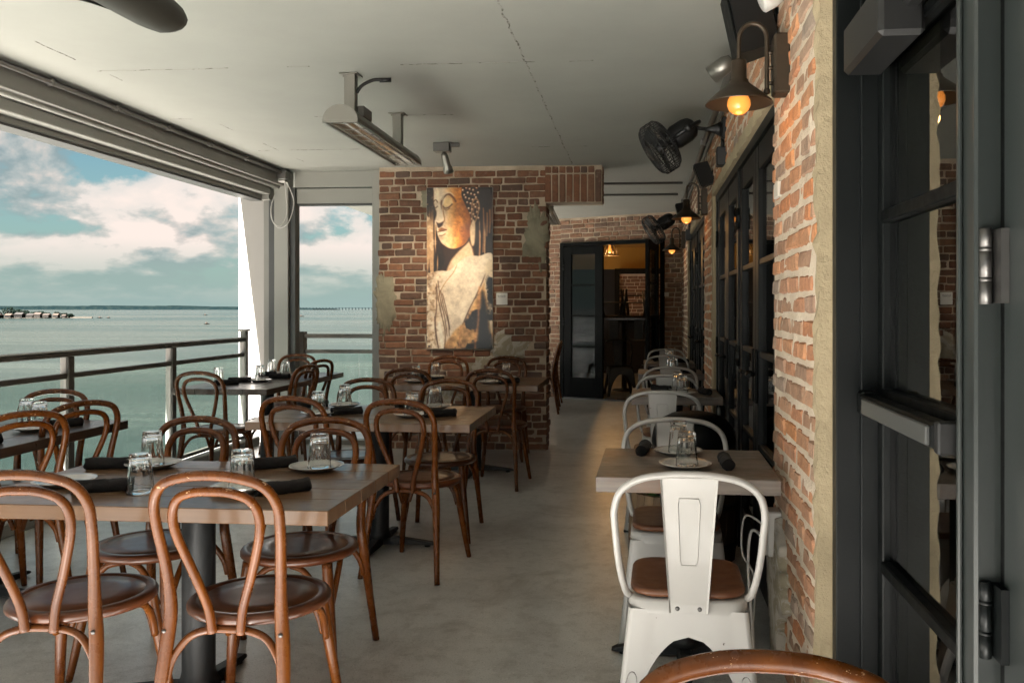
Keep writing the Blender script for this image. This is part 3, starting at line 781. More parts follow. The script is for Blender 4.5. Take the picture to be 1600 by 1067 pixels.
# railings
def rail_glass(b, a, c): b.box(a, c)
rl = thing('railing', 'long balcony railing with glass panels in front of the water', 'railing', (-3.72, 0, 0))
posts = [7.78, 6.5, 5.25, 4.0, 2.75, 1.5, .25, -1, -2.25, -3.5]
MB().box((-.045, -4.4, 1.032), (.045, 7.74, 1.064), ch=.006).build('top_rail', 'rail_dark', rl)
MB().box((-.047, -4.4, 1.0645), (.047, 7.74, 1.074), ch=.003).build('cap', 'alu_white', rl)
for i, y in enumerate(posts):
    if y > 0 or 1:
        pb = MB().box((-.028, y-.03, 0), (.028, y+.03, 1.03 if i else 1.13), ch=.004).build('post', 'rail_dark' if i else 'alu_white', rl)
        MB().box((-.030, y-.034, .0), (.012, y-.0305, 1.03)).build('cover', 'column_paint', pb)  # pale strip stands in for sunlight on this post face, not a real part
        if i == 0: MB().box((-.045, y-.045, 1.13), (.045, y+.045, 1.15), ch=.006).build('cap', 'alu_white', pb)
    if i:
        ya, yb = y+.034, posts[i-1]-.034
        MB().box((-.02, ya, .886), (.02, yb, .922), ch=.004).build('mid_rail', 'rail_dark', rl)
        MB().box((-.02, ya, .10), (.02, yb, .13), ch=.004).build('bottom_rail', 'rail_dark', rl)
        MB().box((-.005, ya+.015, .131), (.005, yb-.015, .885)).build('glass_panel', 'pane_glass', rl)
struct(MB().box((-3.86, -4.5, 0), (-3.66, 8.0, .085), ch=.01).build('kerb', 'alu_white'))
r2 = thing('railing', 'short grey railing seen through the small window opening', 'railing', (-3.62, 8.80, 0))
MB().box((.0, -.05, 0), (.10, .05, 1.10), ch=.005).build('post', 'rail_dark', r2)
MB().box((.10, -.035, 1.03), (1.25, .035, 1.075), ch=.005).build('top_rail', 'alu', r2)
MB().box((.10, -.02, .865), (1.25, .02, .905), ch=.004).build('mid_rail', 'alu', r2)
MB().box((.12, -.005, .12), (.69, .005, .863)).build('glass_panel', 'pane_glass', r2)
MB().box((.705, -.005, .12), (1.25, .005, .863)).build('glass_panel', 'pane_glass', r2)

# ------------------------------------------------------------------ far things on the water
br = thing('bridge', 'long low trestle bridge along the horizon', 'bridge', (-3900, 8600, WATER))
MB().box((0, 0, 20.5), (3900, 12, 24), ).build('deck', 'far_concrete', br)
b = MB()
for i in range(110): b.box((i*35.5+4, 2, -1), (i*35.5+12, 10, 20.5))
stuff(b.build('pier', 'far_concrete', br))
def spit():
    b = MB(); n = 40
    for i in range(n+1):
        t = i/n; x = -1060+ (215*t); w = 14*(1-t**3)+1
        for q in (-1, -.5, 0, .5, 1):
            b.v.append((x, 1190+90*q*(w/36)+60*t, WATER-.4+(1.6 if abs(q) < .9 else 0)+(.6 if q == 0 else 0)))
    for i in range(n):
        for j in range(4):
            a = i*5+j; b.f.append((a, a+5, a+6, a+1)); b.sm.append(True)
    return b
struct(spit().build('sand_spit', 'sand'))
rr = random.Random(11)
def far_tree(x, y, h, w, label):
    t = thing('tree', label, 'tree', (x, y, WATER+1), 0, 'trees on the sand spit')
    MB().tube([(0, 0, 0), (0, 0, h*.6)], [.35, .2], 6).build('trunk', 'room_dark', t)
    b = MB()
    for k in range(240):
        a = rr.uniform(0, 6.3); q = rr.random()**.5; zz = rr.uniform(-1, 1)
        c = Vector((w*q*math.cos(a)*math.sqrt(1-zz*zz*.8), w*q*math.sin(a)*math.sqrt(1-zz*zz*.8), h*.62+zz*h*.38)); s_ = rr.uniform(.9, 2.0)
        d = [Vector((rr.uniform(-1, 1), rr.uniform(-1, 1), rr.uniform(-1, 1)))*s_ for _ in range(4)]
        b.add([c+v for v in d], [(0, 1, 2), (0, 2, 3), (0, 3, 1), (1, 3, 2)])
    b.build('crown', 'tree_leaf', t)
def far_house(x, y, w, d, h, label):
    t = thing('house', label, 'house', (x, y, WATER+1), rr.uniform(-.2, .2), 'houses on the sand spit')
    MB().box((-w/2, -d/2, 0), (w/2, d/2, h)).build('wall', 'house_wall', t)
    MB().add([(-w/2-.5, -d/2-.5, h), (w/2+.5, -d/2-.5, h), (w/2+.5, d/2+.5, h), (-w/2-.5, d/2+.5, h), (-w/2, 0, h+h*.6), (w/2, 0, h+h*.6)],
             [(0, 1, 5, 4), (2, 3, 4, 5), (0, 4, 3), (1, 2, 5), (0, 3, 2, 1)]).build('roof', 'house_roof', t)
    b = MB()
    for i in range(int(w/2.4)): b.box((-w/2+1+i*2.4, -d/2-.12, 1), (-w/2+2+i*2.4, -d/2-.02, 2.2))
    b.build('window', 'room_dark', t)
tl = 'dark tree among the roofs of the distant sand spit'
TREES = [(-958, 1200, 13, 9, 'big dark tree at the left end of the distant sand spit'), (-946, 1216, 15, 9, 'tallest dark tree crown on the distant sand spit'), (-936, 1222, 12, 7, tl), (-927, 1225, 10, 6, tl),
         (-915, 1228, 8, 6, tl), (-905, 1230, 9, 5, tl), (-897, 1232, 7, 5, tl), (-884, 1236, 8, 4, tl), (-873, 1238, 6, 4, tl), (-864, 1240, 5, 3, 'last little tree near the tip of the distant sand spit')]
for (x, y, h, w, l) in TREES: far_tree(x, y-14, h, w*1.15, l)
hl = 'small pale house among the trees of the distant sand spit'
for i, (x, y, w, d, h) in enumerate(((-952, 1188, 11, 8, 4), (-938, 1192, 10, 7, 4), (-924, 1196, 12, 8, 5), (-910, 1200, 9, 7, 4), (-899, 1202, 10, 7, 5), (-888, 1206, 10, 7, 4), (-876, 1210, 8, 6, 4), (-866, 1214, 6, 5, 3))):
    far_house(x, y, w, d, h, hl if 0 < i < 7 else ('leftmost pale house on the distant sand spit', 'little house nearest the tip of the distant sand spit')[i > 0])
def boat(x, y, L, rz, label):
    t = thing('boat', label, 'boat', (x, y, WATER+.05), rz, 'boats on the bay')
    n = 7; b = MB(); vs = []
    for i in range(n):
        u = i/(n-1); w = L*.16*(1-max(0, (u-.5)/.5)**2); zb = .1*L*(.9+.5*u*u)
        vs += [(L*(u-.5), -w, zb), (L*(u-.5), 0, -.3), (L*(u-.5), w, zb)]
    fs = []
    for i in range(n-1): a = i*3; fs += [(a, a+1, a+4, a+3), (a+1, a+2, a+5, a+4), (a, a+3, a+5, a+2)]
    fs += [(0, 2, 1)]
    b.add(vs, fs).build('hull', 'house_wall', t)
    MB().box((-L*.22, -L*.09, L*.1), (L*.08, L*.09, L*.30), ch=.1).build('cabin', 'house_roof', t)
    MB().tube([(-L*.05, 0, L*.3), (-L*.05, 0, L*.55)], L*.008, 5).build('mast', 'house_roof', t)
boat(-826, 1240, 8, .2, 'larger of the two boats beside the tip of the sand spit')
boat(-815, 1244, 7, 2.9, 'smaller boat right behind the one off the sand spit')
boat(-930, 1760, 9, .5, 'lone boat out on the bay left of the white wakes')
boat(-400, 760, 6, 1.2, 'small boat nearest to the terrace, in the open bay')
boat(-860, 1900, 9, .1, 'lone boat far out below the long bridge')
boat(-600, 1480, 10, .1, 'boat near the white column, trailing across the bay')

# ------------------------------------------------------------------ bentwood chairs
def make_bentwood(label, loc, rz):
    t = thing('bentwood_chair', label, 'chair', loc, rz, 'bentwood chairs at the left tables')
    # seat: saddle disc with a groove
    def rf(a, z): return 1+.035*math.cos(2*(a-PI/2))*-1+.02*math.sin(a)
    MB().lathe([(0, .434), (.185, .434), (.198, .437), (.206, .445), (.206, .457), (.201, .465), (.192, .468), (.176, .468), (.172, .4635), (.168, .4635), (.164, .4665), (.10, .4655), (0, .4645)], 40, rfun=rf).build('seat', 'seat_wood', t)
    half = [(.205, -.285, 0), (.188, -.25, .20), (.172, -.218, .40), (.164, -.212, .50), (.170, -.228, .62), (.181, -.256, .74), (.178, -.272, .81), (.145, -.287, .862), (.075, -.296, .886), (0, -.298, .892)]
    full = [(x, y, z) for x, y, z in half]+[(-x, y, z) for x, y, z in half[-2::-1]]
    pts = spline(full, 5)
    rad = [.0138+.0062*math.exp(-((p.z-.40)/.19)**2)+.001*(p.z > .6) for p in pts]
    MB().tube(pts, rad, 10).build('back_frame', 'bentwood', t)
    half = [(.042, -.208, .425), (.052, -.213, .50), (.085, -.230, .60), (.122, -.258, .72), (.124, -.270, .785), (.10, -.281, .825), (.05, -.287, .843), (0, -.288, .846)]
    full = half+[(-x, y, z) for x, y, z in half[-2::-1]]
    MB().tube(spline(full, 5), .0135, 9).build('inner_hoop', 'bentwood', t)
    for sx in (-1, 1):
        pts = spline([(sx*.145, .125, .436), (sx*.160, .142, .30), (sx*.182, .168, .12), (sx*.198, .188, 0)], 5)
        MB().tube(pts, lerp_list([.0195, .0185, .0155, .0125], len(pts)), 10).build('leg', 'bentwood', t)
        # side brace and front brace of the front leg
        MB().tube(spline([(sx*.163, .122, .29), (sx*.168, .092, .36), (sx*.165, .045, .415), (sx*.15, -.01, .428)], 5), .0115, 8).build('brace', 'bentwood', t)
        MB().tube(spline([(sx*.140, .158, .29), (sx*.115, .162, .36), (sx*.07, .155, .415), (sx*.02, .14, .428)], 5), .0115, 8).build('brace', 'bentwood', t)
    arch = [(.172, -.222, .285), (.160, -.212, .345), (.118, -.198, .405), (.06, -.188, .425), (0, -.186, .427)]
    MB().tube(spline(arch+[(-x, y, z) for x, y, z in arch[-2::-1]], 5), .0115, 8).build('rear_arch', 'bentwood', t)
    b = MB()
    for sx in (-1, 1):
        b.lathe([(0, 0), (.006, .001), (.0065, .004), (0, .006)], 8, M=Matrix.Translation((sx*.172, -.232, .435)) @ Matrix.Rotation(PI/2, 4, 'X'))
    b.build('screw', 'steel', t)
    return t
BW = [
 ('brown bentwood chair at the bottom left corner, cut by the picture edge', -1.70, 2.47, 3),
 ('reddish bentwood chair in front of the black column of the nearest table', -1.145, 2.50, -1),
 ('bentwood chair across the nearest table, left far seat', -1.81, 3.03, 174),
 ('bentwood chair across the nearest table, right far seat', -1.235, 3.04, 181),
 ('bentwood chair in front of the middle table, left near seat', -1.69, 4.42, -8),
 ('bentwood chair in front of the middle table, right near seat beside the aisle', -1.10, 4.32, -9),
 ('bentwood chair behind the middle table, left far seat', -1.69, 4.94, 178),
 ('bentwood chair behind the middle table, right far seat', -1.13, 4.90, 182),
 ('bentwood chair in front of the table below the picture, left near seat', -1.65, 6.42, -4),
 ('bentwood chair in front of the table below the picture, right near seat by the aisle', -1.01, 6.40, -6),
 ('bentwood chair against the brick wall, under the middle of the picture', -1.70, 7.42, 180),
 ('bentwood chair against the brick wall, under the white placard', -1.15, 7.44, 181),
 ('dark bentwood chair at the near end of the rear railing table', -3.05, 6.00, -4),
 ('bentwood chair seen from the side, nearer one at the rear railing table', -2.85, 6.50, 80),
 ('bentwood chair seen from the side, farther one at the rear railing table', -2.99, 7.22, 74),
 ('bentwood chair at the far end of the rear railing table below the window', -3.24, 7.67, 184),
 ('bentwood chair at the front railing table, the one nearer the white glassware wall', -2.905, 3.97, 65),
 ('bentwood chair at the front railing table, nearest the left picture edge', -2.885, 3.58, 60),
 ('bentwood chair at the far end of the front railing table', -3.14, 4.09, 186),
 ('worn orange bentwood chair back in the bottom right foreground', .168, .80, 178),
 ('dark bentwood chair in the passage behind the brick wall, nearest of three', -1.22, 10.75, 96),
 ('dark bentwood chair in the passage behind the brick wall, middle of three', -1.24, 11.2, 93),
 ('dark bentwood chair in the passage behind the brick wall, farthest of three', -1.26, 11.65, 90),
]
BW[16] = ('bentwood chair angled at the right side of the front railing table, farther of two',)+BW[16][1:]
BW[17] = ('bentwood chair angled at the right side of the front railing table, nearer of two',)+BW[17][1:]
proto = None
for (lab, x, y, a) in BW:
    if proto is None: proto = make_bentwood(lab, (x, y, 0), R(a))
    else: dup(proto, lab, (x, y, 0), R(a))

# ------------------------------------------------------------------ white metal chairs
def make_metal_chair(label, loc, rz):
    t = thing('metal_chair', label, 'chair', loc, rz, 'white metal chairs along the brick wall')
    # wooden seat : rounded square, x right, +y front
    def rsq(w, d, r, n=6):
        out = []
        for cx, cy, a0 in ((w-r, d-r, 0), (-w+r, d-r, 90), (-w+r, -d+r, 180), (w-r, -d+r, 270)):
            for i in range(n+1): a = R(a0+90*i/n); out.append((cx+r*math.cos(a), cy+r*math.sin(a)))
        return out
    b = MB(); prof = [(.165, .165, .07, .452), (.178, .178, .08, .458), (.180, .180, .08, .468), (.175, .175, .078, .476), (.16, .16, .07, .478)]
    rings = [[(x, y, z) for x, y in rsq(w, d, r)] for w, d, r, z in prof]; n = len(rings[0])
    b.v = [p for q in rings for p in q]
    for i in range(len(rings)-1):
        for j in range(n): b.f.append((i*n+j, i*n+(j+1) % n, (i+1)*n+(j+1) % n, (i+1)*n+j)); b.sm.append(True)
    b.f += [tuple(range(n))[::-1], tuple((len(rings)-1)*n+j for j in range(n))]; b.sm += [False, False]
    b.build('seat', 'seat_brown', t)
    b = MB(); prof = [(.186, .186, .06, .405), (.184, .184, .06, .44), (.178, .178, .06, .450), (.15, .15, .05, .452)]
    rings = [[(x, y, z) for x, y in rsq(w, d, r)] for w, d, r, z in prof]
    b.v = [p for q in rings for p in q]
    for i in range(len(rings)-1):
        for j in range(n): b.f.append((i*n+j, i*n+(j+1) % n, (i+1)*n+(j+1) % n, (i+1)*n+j)); b.sm.append(True)
    b.build('seat_pan', 'white_metal', t)
    # four pressed legs, each an L of two half panels with the arch cut out
    top, bot, zt = .1845, .232, .42
    def leg(sx, sy):
        b = MB(); ns = 32; 
        for ax in (0, 1):
            inn = []; outl = []
            for i in range(ns+1):
                s_ = i/ns; z = zt*s_
                h = bot+(top-bot)*s_
                wl = .050
                sa = .80
                if s_ >= sa: w = h
                else: w = min(h, .040+.012*s_+ (h-.045)*(1-math.sqrt(max(0, 1-(max(0, s_-.02)/sa)**2.3))))
                rc = .016
                if ax == 0: outl.append((sx*(h-rc), sy*h, z)); inn.append((sx*(h-w), sy*h, z))
                else: outl.append((sx*h, sy*(h-rc), z)); inn.append((sx*h, sy*(h-w), z))
            o = len(b.v)
            nrm = Vector((0, -sy*.006, 0)) if ax == 0 else Vector((-sx*.006, 0, 0))
            for i in range(ns+1): b.v += [outl[i], inn[i], tuple(Vector(inn[i])+nrm*2.5), tuple(Vector(outl[i])+nrm)]
            for i in range(ns):
                a = o+i*4; c = a+4
                for j in range(4): b.f.append((a+j, a+(j+1) % 4, c+(j+1) % 4, c+j)); b.sm.append(False)
            b.f += [(o, o+1, o+2, o+3), (o+ns*4+3, o+ns*4+2, o+ns*4+1, o+ns*4)]; b.sm += [False]*2
        # rounded corner strip
        o = len(b.v); m = 5
        for i in range(ns+1):
            s_ = i/ns; h = bot+(top-bot)*s_; rc = .016
            for j in range(m+1):
                a = (PI/2)*j/m; b.v.append((sx*(h-rc+rc*math.sin(a)), sy*(h-rc+rc*math.cos(a)), zt*s_))
        for i in range(ns):
            for j in range(m):
                a = o+i*(m+1)+j; b.f.append((a, a+1, a+m+2, a+m+1)); b.sm.append(True)
        return b
    for sx in (-1, 1):
        for sy in (-1, 1):
            lg = leg(sx, sy).build('leg', 'white_metal', t)
            MB().box((-.021, -.021, -.004), (.021, .021, .012), ch=.005).build('rubber_foot', 'black_plastic', lg, (sx*(bot-.02), sy*(bot-.02), .004))
            # pressed oval rib outlines, front and rear faces
            b = MB(); yy = lambda z: sy*(bot+(top-bot)*z/zt+.0012)
            xx = lambda z: sx*(bot+(top-bot)*z/zt-.034)
            ring = [(xx(z)+dx, yy(z), z) for dx, z in ((-.013, .06), (-.015, .14), (-.016, .20), (-.010, .225), (0, .232), (.010, .225), (.016, .20), (.013, .13), (.010, .06))]
            b.tube(spline(ring, 4), .0016, 5).build('rib', 'worn_edge', lg)
    # hoop back
    half = [(.182, -.13, .445), (.196, -.165, .475), (.213, -.193, .56), (.223, -.212, .66), (.226, -.226, .735), (.205, -.236, .795), (.15, -.241, .832), (.07, -.243, .847), (0, -.244, .850)]
    full = half+[(-x, y, z) for x, y, z in half[-2::-1]]
    MB().tube(spline(full, 6), .0115, 10).build('back_hoop', 'white_metal', t)
    # splat
    b = MB(); zs = [.838, .80, .70, .60, .50, .44, .415]
    def yb(z): return float(np.interp(z, [.40, .45, .56, .66, .735, .85], [-.192, -.192, -.205, -.218, -.229, -.244]))
    def wz(z): return float(np.interp(z, [.40, .84], [.058, .087]))
    for z in zs:
        w, y = wz(z), yb(z); b.v += [(-w, y+.008, z), (-w, y-.006, z), (-w+.006, y-.001, z), (w-.006, y-.001, z), (w, y-.006, z), (w, y+.008, z)]
    for i in range(len(zs)-1):
        for j in range(5): a = i*6+j; b.f.append((a, a+6, a+7, a+1)); b.sm.append(False)
    o = len(b.v)
    b.v += [(x, y+.0025 if k in (0, 5) else y+.0035, z) for k, (x, y, z) in [(i % 6, v) for i, v in enumerate(list(b.v))]]
    for i in range(len(zs)-1):
        for j in range(5): a = o+i*6+j; b.f.append((a, a+1, a+7, a+6)); b.sm.append(False)
    sp_ = b.build('splat', 'white_metal', t)
    ring = []
    for x, z in ((-.034, .775), (.034, .775), (.026, .565), (-.026, .565)): ring.append((x, yb(z)-.0015, z))
    rp = []
    for i in range(4):
        a, c = Vector(ring[i]), Vector(ring[(i+1) % 4]); rp += [a.lerp(c, .08), a.lerp(c, .5), a.lerp(c, .92)]
    MB().tube(rp, .0024, 5, closed=True).build('embossed_rim', 'white_metal', sp_)
    b = MB()
    for sx in (-1, 1): b.lathe([(0, 0), (.007, .001), (.007, .004), (.004, .006), (0, .006)], 10, M=Matrix.Translation((sx*.034, -.191, .428)) @ Matrix.Rotation(PI/2, 4, 'X'))
    b.build('bolt', 'steel', t)
    return t
MC = [
 ('white metal chair nearest the camera on the right, seen from behind', .185, 2.77, -2, None),
 ('white metal chair facing the nearest weathered table from its far side', .19, 3.53, 178, None),
 ('white metal chair with its back to us at the second weathered table', .20, 5.25, -2, None),
 ('white metal chair on the far side of the second weathered table', .27, 6.0, 179, None),
 ('white metal chair with its back to us at the third weathered table', .34, 7.33, -1, None),
 ('white metal chair on the far side of the third weathered table', .385, 8.62, 180, None),
 ('farthest white metal chair along the brick wall', .44, 10.0, 180, None),
]
mproto = None
for (lab, x, y, a, _) in MC:
    if mproto is None: mproto = make_metal_chair(lab, (x, y, 0), R(a))
    else: dup(mproto, lab, (x, y, 0), R(a))

# ------------------------------------------------------------------ tables
def table(label, cx, cy, w, d, rz, m, planks, along='x', grp='tables', z=.75, th=.045, cols=1, lab_name='table'):
    t = thing(lab_name, label, 'table', (cx, cy, 0), rz, grp)
    n = planks; rr = random.Random(int(abs(cx*1000+cy*77)))
    W_ = (d if along == 'x' else w)
    for i in range(n):
        a = -W_/2+W_*i/n+.001; c = -W_/2+W_*(i+1)/n-.001; dz = rr.uniform(-.0008, .0004)
        if along == 'x': bb_ = MB().box((-w/2, a, z-th), (w/2, c, z+dz), ch=.0025)
        else: bb_ = MB().box((a, -d/2, z-th), (c, d/2, z+dz), ch=.0025)
        bb_.build('plank', m, t)
    xs = [0] if cols == 1 else [-w*.3, w*.3]
    ys = [0] if cols == 1 or along == 'x' else [0]
    MB().box((-.18, -.18, z-th-.014), (.18, .18, z-th-.002), ch=.004).build('top_plate', 'cast_iron', t)
    MB().lathe([(.075, .052), (.060, .075), (.055, .10), (.055, z-th-.03), (.075, z-th-.016)], 20).build('column', 'cast_iron', t)
    for k in range(4):
        b = MB(); L = min(.31, (w if k % 2 == 0 else d)*.5-.06); L = max(L, .24)
        sec = [(.0, .032, .055), (.10, .030, .052), (L*.8, .024, .034), (L, .022, .026), (L+.018, .016, .018)]
        for x, hw, h in sec: b.v += [(x, -hw, .012), (x, -hw*.7, h), (x, hw*.7, h), (x, hw, .012)]
        for i in range(len(sec)-1):
            for j in range(4): a = i*4+j; c = i*4+(j+1) % 4; b.f.append((a, c, c+4, a+4)); b.sm.append(False)
        b.f += [(3, 2, 1, 0), tuple(len(b.v)-4+j for j in range(4))]; b.sm += [False]*2
        b.lathe([(.018, 0), (.018, .012), (.0, .013)], 10, M=Matrix.Translation((L-.03, 0, 0)))
        b.build('foot', 'cast_iron', t, (0, 0, 0), k*PI/2)
    return t
table('large oak plank table nearest the camera on the left', -1.495, 2.785, 1.21, .75, R(-.6), 'table_oak', 5, grp='oak plank tables')
table('oak plank table in the middle of the terrace', -1.43, 4.66, 1.21, .80, R(-.5), 'table_oak', 5, grp='oak plank tables')
table('oak plank table standing below the picture on the brick wall', -1.29, 6.83, 1.15, .82, R(-.3), 'table_oak', 5, grp='oak plank tables')
table('dark wood table beside the railing at the left picture edge', -3.05, 3.68, .72, 1.20, 0, 'table_dark', 4, 'y', grp='dark tables by the railing')
table('long dark wood table in the corner by the small window', -3.06, 6.82, .74, 1.66, 0, 'table_dark', 4, 'y', grp='dark tables by the railing')
table('weathered grey table nearest the camera on the right, its end touching the orange brick pier', .210, 3.27, .65, .62, R(-1.6), 'table_grey', 3, grp='weathered tables along the brick wall', th=.055)
table('second weathered grey table from the camera, before the middle glazed doors', .320, 5.99, .62, .62, R(-1), 'table_grey', 3, grp='weathered tables along the brick wall', th=.055)
table('third weathered grey table from the camera', .375, 7.96, .6, .64, R(-1), 'table_grey', 3, grp='weathered tables along the brick wall', th=.055)
table('farthest weathered grey table by the wall', .43, 9.45, .56, .62, R(-1), 'table_grey', 3, grp='weathered tables along the brick wall', th=.055)
# wall bracket of the second table
tag(MB().tube([(.60, 5.70, .68), (.60, 5.70, .40)], .012, 6).build('table_bracket', 'alu'), 'thin grey bracket under the right end of the second weathered table', 'bracket')

# ------------------------------------------------------------------ place settings
def mk_glass():
    h = .128
    def rf(a, z):
        k = min(1, max(0, (z-.03)/.03))*min(1, max(0, (h-.004-z)/.01)); return 1-.085*k*(.5+.5*math.cos(a*11))
    # upside down: mouth at z=0
    outer = [(.0425, 0), (.0430, .003), (.0420, .012), (.0408, .028), (.0395, .045), (.0372, .075), (.0345, .108), (.0335, .122), (.0310, .128), (0, .128)]
    inner = [(0, .113), (.022, .112), (.0285, .106), (.0315, .085), (.0345, .060), (.0372, .032), (.0388, .012), (.0395, .001)]
    b = MB(); b.lathe(outer[:-1]+[(.0001, .1275)], 66, rfun=rf)
    b.lathe([(.0001, .113)]+inner[1:], 66)
    # close the lip
    n = 66; o2 = len(outer)*n
    b.f = [f for f in b.f if len(f) == 4]; b.sm = [True]*len(b.f)
    li = o2+(len(inner)-1)*n
    for j in range(n): b.f.append((j, li+j, li+(j+1) % n, (j+1) % n)); b.sm.append(True)
    me = b.mesh('tumbler'); me.materials.append(MATS['tumbler_glass']); return me
def mk_plate():
    b = MB().lathe([(.001, .002), (.055, .002), (.058, 0), (.062, .003), (.085, .011), (.0985, .017), (.100, .0185), (.0985, .0200), (.085, .0150), (.064, .0075), (.058, .0065), (.001, .0065)], 40)
    me = b.mesh('plate'); me.materials.append(MATS['ceramic']); return me
def mk_napkin(seed):
    rr = random.Random(seed); b = MB(); n = 22; m = 16; L = .172; pts = []
    for i in range(n+1):
        t = i/n
        for j in range(m):
            a = 2*PI*j/m
            r = .0240*(1+.14*mnoise.noise((math.cos(a)*1.5+seed, math.sin(a)*1.5, t*4))+.06*mnoise.noise((math.cos(a)*5, math.sin(a)*5+seed, t*11)))
            r *= 1-.10*math.exp(-((t-.62)/.05)**2)+.08*(t > .95)
            r *= 1+.10*math.cos(a*1.0+t*2)
            b.v.append((L*(t-.5)+.006*mnoise.noise((a, seed, 2)), r*math.cos(a)+.006*math.sin(t*3+seed), .0205+.92*r*math.sin(a)))
    for i in range(n):
        for j in range(m): b.f.append((i*m+j, i*m+(j+1) % m, (i+1)*m+(j+1) % m, (i+1)*m+j)); b.sm.append(True)
    for e in (0, n):
        c = len(b.v); cx = b.v[e*m]; b.v.append((cx[0]+(.018 if e == 0 else -.018), 0, .0205))
        for j in range(m):
            f = (e*m+j, c, e*m+(j+1) % m) if e == 0 else (e*m+j, e*m+(j+1) % m, c); b.f.append(f); b.sm.append(True)
    me = b.mesh('napkin_roll'); me.materials.append(MATS['napkin_cloth']); return me
GL, PLT, NAP = mk_glass(), mk_plate(), [mk_napkin(i) for i in range(4)]
def band_mesh():
    b = MB().lathe([(.0225, -.012), (.0232, -.008), (.0232, .008), (.0225, .012)], 16, M=Matrix.Translation((.025, 0, .0205)) @ Matrix.Rotation(PI/2, 4, 'Y'))
    b.f = [f for f in b.f if len(f) == 4]; b.sm = [True]*len(b.f)
    me = b.mesh('band'); me.materials.append(MATS['napkin_cloth']); return me
BAND = band_mesh()
ZT = .7505
def glass(x, y, where, on_plate, z=ZT):
    tag(link('tumbler', GL, None, (x, y, z+(.0066 if on_plate else 0)), random.uniform(0, 6)), 'upturned glass '+where, 'glass', 'upturned glasses on the tables')
def plate(x, y, where, z=ZT):
    tag(link('plate', PLT, None, (x, y, z), random.uniform(0, 6)), 'round white plate '+where, 'plate', 'white plates on the tables')
def napkin(x, y, rz, where, z=ZT, v=None):
    v = random.randrange(4) if v is None else v
    tag(link('napkin_roll', NAP[v], None, (x, y, z), R(rz)), 'black cloth napkin roll '+where, 'napkin', 'black napkin rolls on the tables')
TA = 'nearest oak table'; TB = 'middle oak table'; TC = 'oak table under the picture'; TD = 'long corner table'
def setting(x, y, nx, ny, nrz, tname, corner, gx=0, gy=0, v=None):
    plate(x, y, f'at the {corner} setting, {tname}')
    glass(x+gx, y+gy, f'on the {corner} plate, {tname}', True)
    napkin(nx, ny, nrz, f'at the {corner} setting, {tname}', v=v)
# table A
plate(-1.925, 2.70, 'lying empty at the left near corner of the nearest oak table')
glass(-1.595, 2.60, 'on bare wood beside a napkin, front left, nearest oak table', False)
napkin(-1.725, 2.60, 28, 'before the empty plate, nearest oak table', v=0)
setting(-1.80, 3.02, -1.945, 2.985, 24, TA, 'left far', -.01, .01, v=1)
setting(-1.165, 3.02, -1.345, 3.04, 38, TA, 'right far', .01, 0, v=2)
setting(-1.275, 2.65, -1.13, 2.63, 42, TA, 'right near', .0, 0, v=3)
# table B
setting(-1.75, 4.56, -1.60, 4.60, 34, TB, 'left near')
setting(-1.74, 4.96, -1.92, 4.92, 40, TB, 'left far', .0, .01)
setting(-1.21, 4.54, -1.05, 4.55, 36, TB, 'right near')
setting(-1.17, 4.93, -1.32, 4.90, 46, TB, 'right far')
# table C
setting(-1.74, 6.66, -1.60, 6.68, 30, TC, 'left near')
setting(-1.68, 7.08, -1.83, 7.05, 20, TC, 'left far')
setting(-1.12, 6.62, -.97, 6.63, 48, TC, 'right near')
setting(-1.06, 7.06, -1.22, 7.04, 16, TC, 'right far')
# table D
setting(-3.03, 6.62, -3.17, 6.55, 20, TD, 'middle')
setting(-3.02, 7.10, -3.0, 6.93, 8, TD, 'right far')
setting(-3.26, 7.36, -3.24, 7.2, 10, TD, 'left far')
glass(-3.30, 6.45, 'on bare wood at the left near end of the long corner table', False)
napkin(-3.17, 6.33, 38, 'on bare wood at the near end of the long corner table', v=1)
# table E
plate(-2.92, 3.88, 'at the right side of the railing table at the left edge')
glass(-3.0, 4.02, 'nearer one of a pair on the railing table at the left edge', False)
glass(-3.16, 4.14, 'farther one of a pair on the railing table at the left edge', False)
napkin(-2.86, 4.0, 60, 'right of the glasses on the railing table at the left edge', v=2)
napkin(-2.86, 3.45, 55, 'at the near end of the railing table at the left edge', v=3)
# right tables
def two(cx, ynear, yfar, tname, n1=(.12, -.02, 20), n2=(-.14, .0, 80), v=0):
    plate(cx, ynear, f'at the near setting of the {tname}'); glass(cx+.005, ynear, f'on the near plate of the {tname}', True)
    plate(cx-.01, yfar, f'at the far setting of the {tname}'); glass(cx-.01, yfar, f'on the far plate of the {tname}', True)
    napkin(cx+n1[0], ynear+n1[1], n1[2], f'right of the near plate, {tname}', v=v)
    napkin(cx+n2[0], yfar+n2[1], n2[2], f'left of the far plate, {tname}', v=(v+1) % 4)
two(.208, 3.17, 3.46, 'weathered table at the orange pier', n1=(.155, .03, 95), n2=(-.155, .02, 85), v=2)
two(.355, 5.85, 6.13, 'second weathered table', n1=(.17, .06, 105), n2=(-.13, -.02, 140))
two(.40, 7.82, 8.10, 'third weathered table', n2=(-.15, -.02, 150))
two(.44, 9.33, 9.58, 'farthest weathered table')

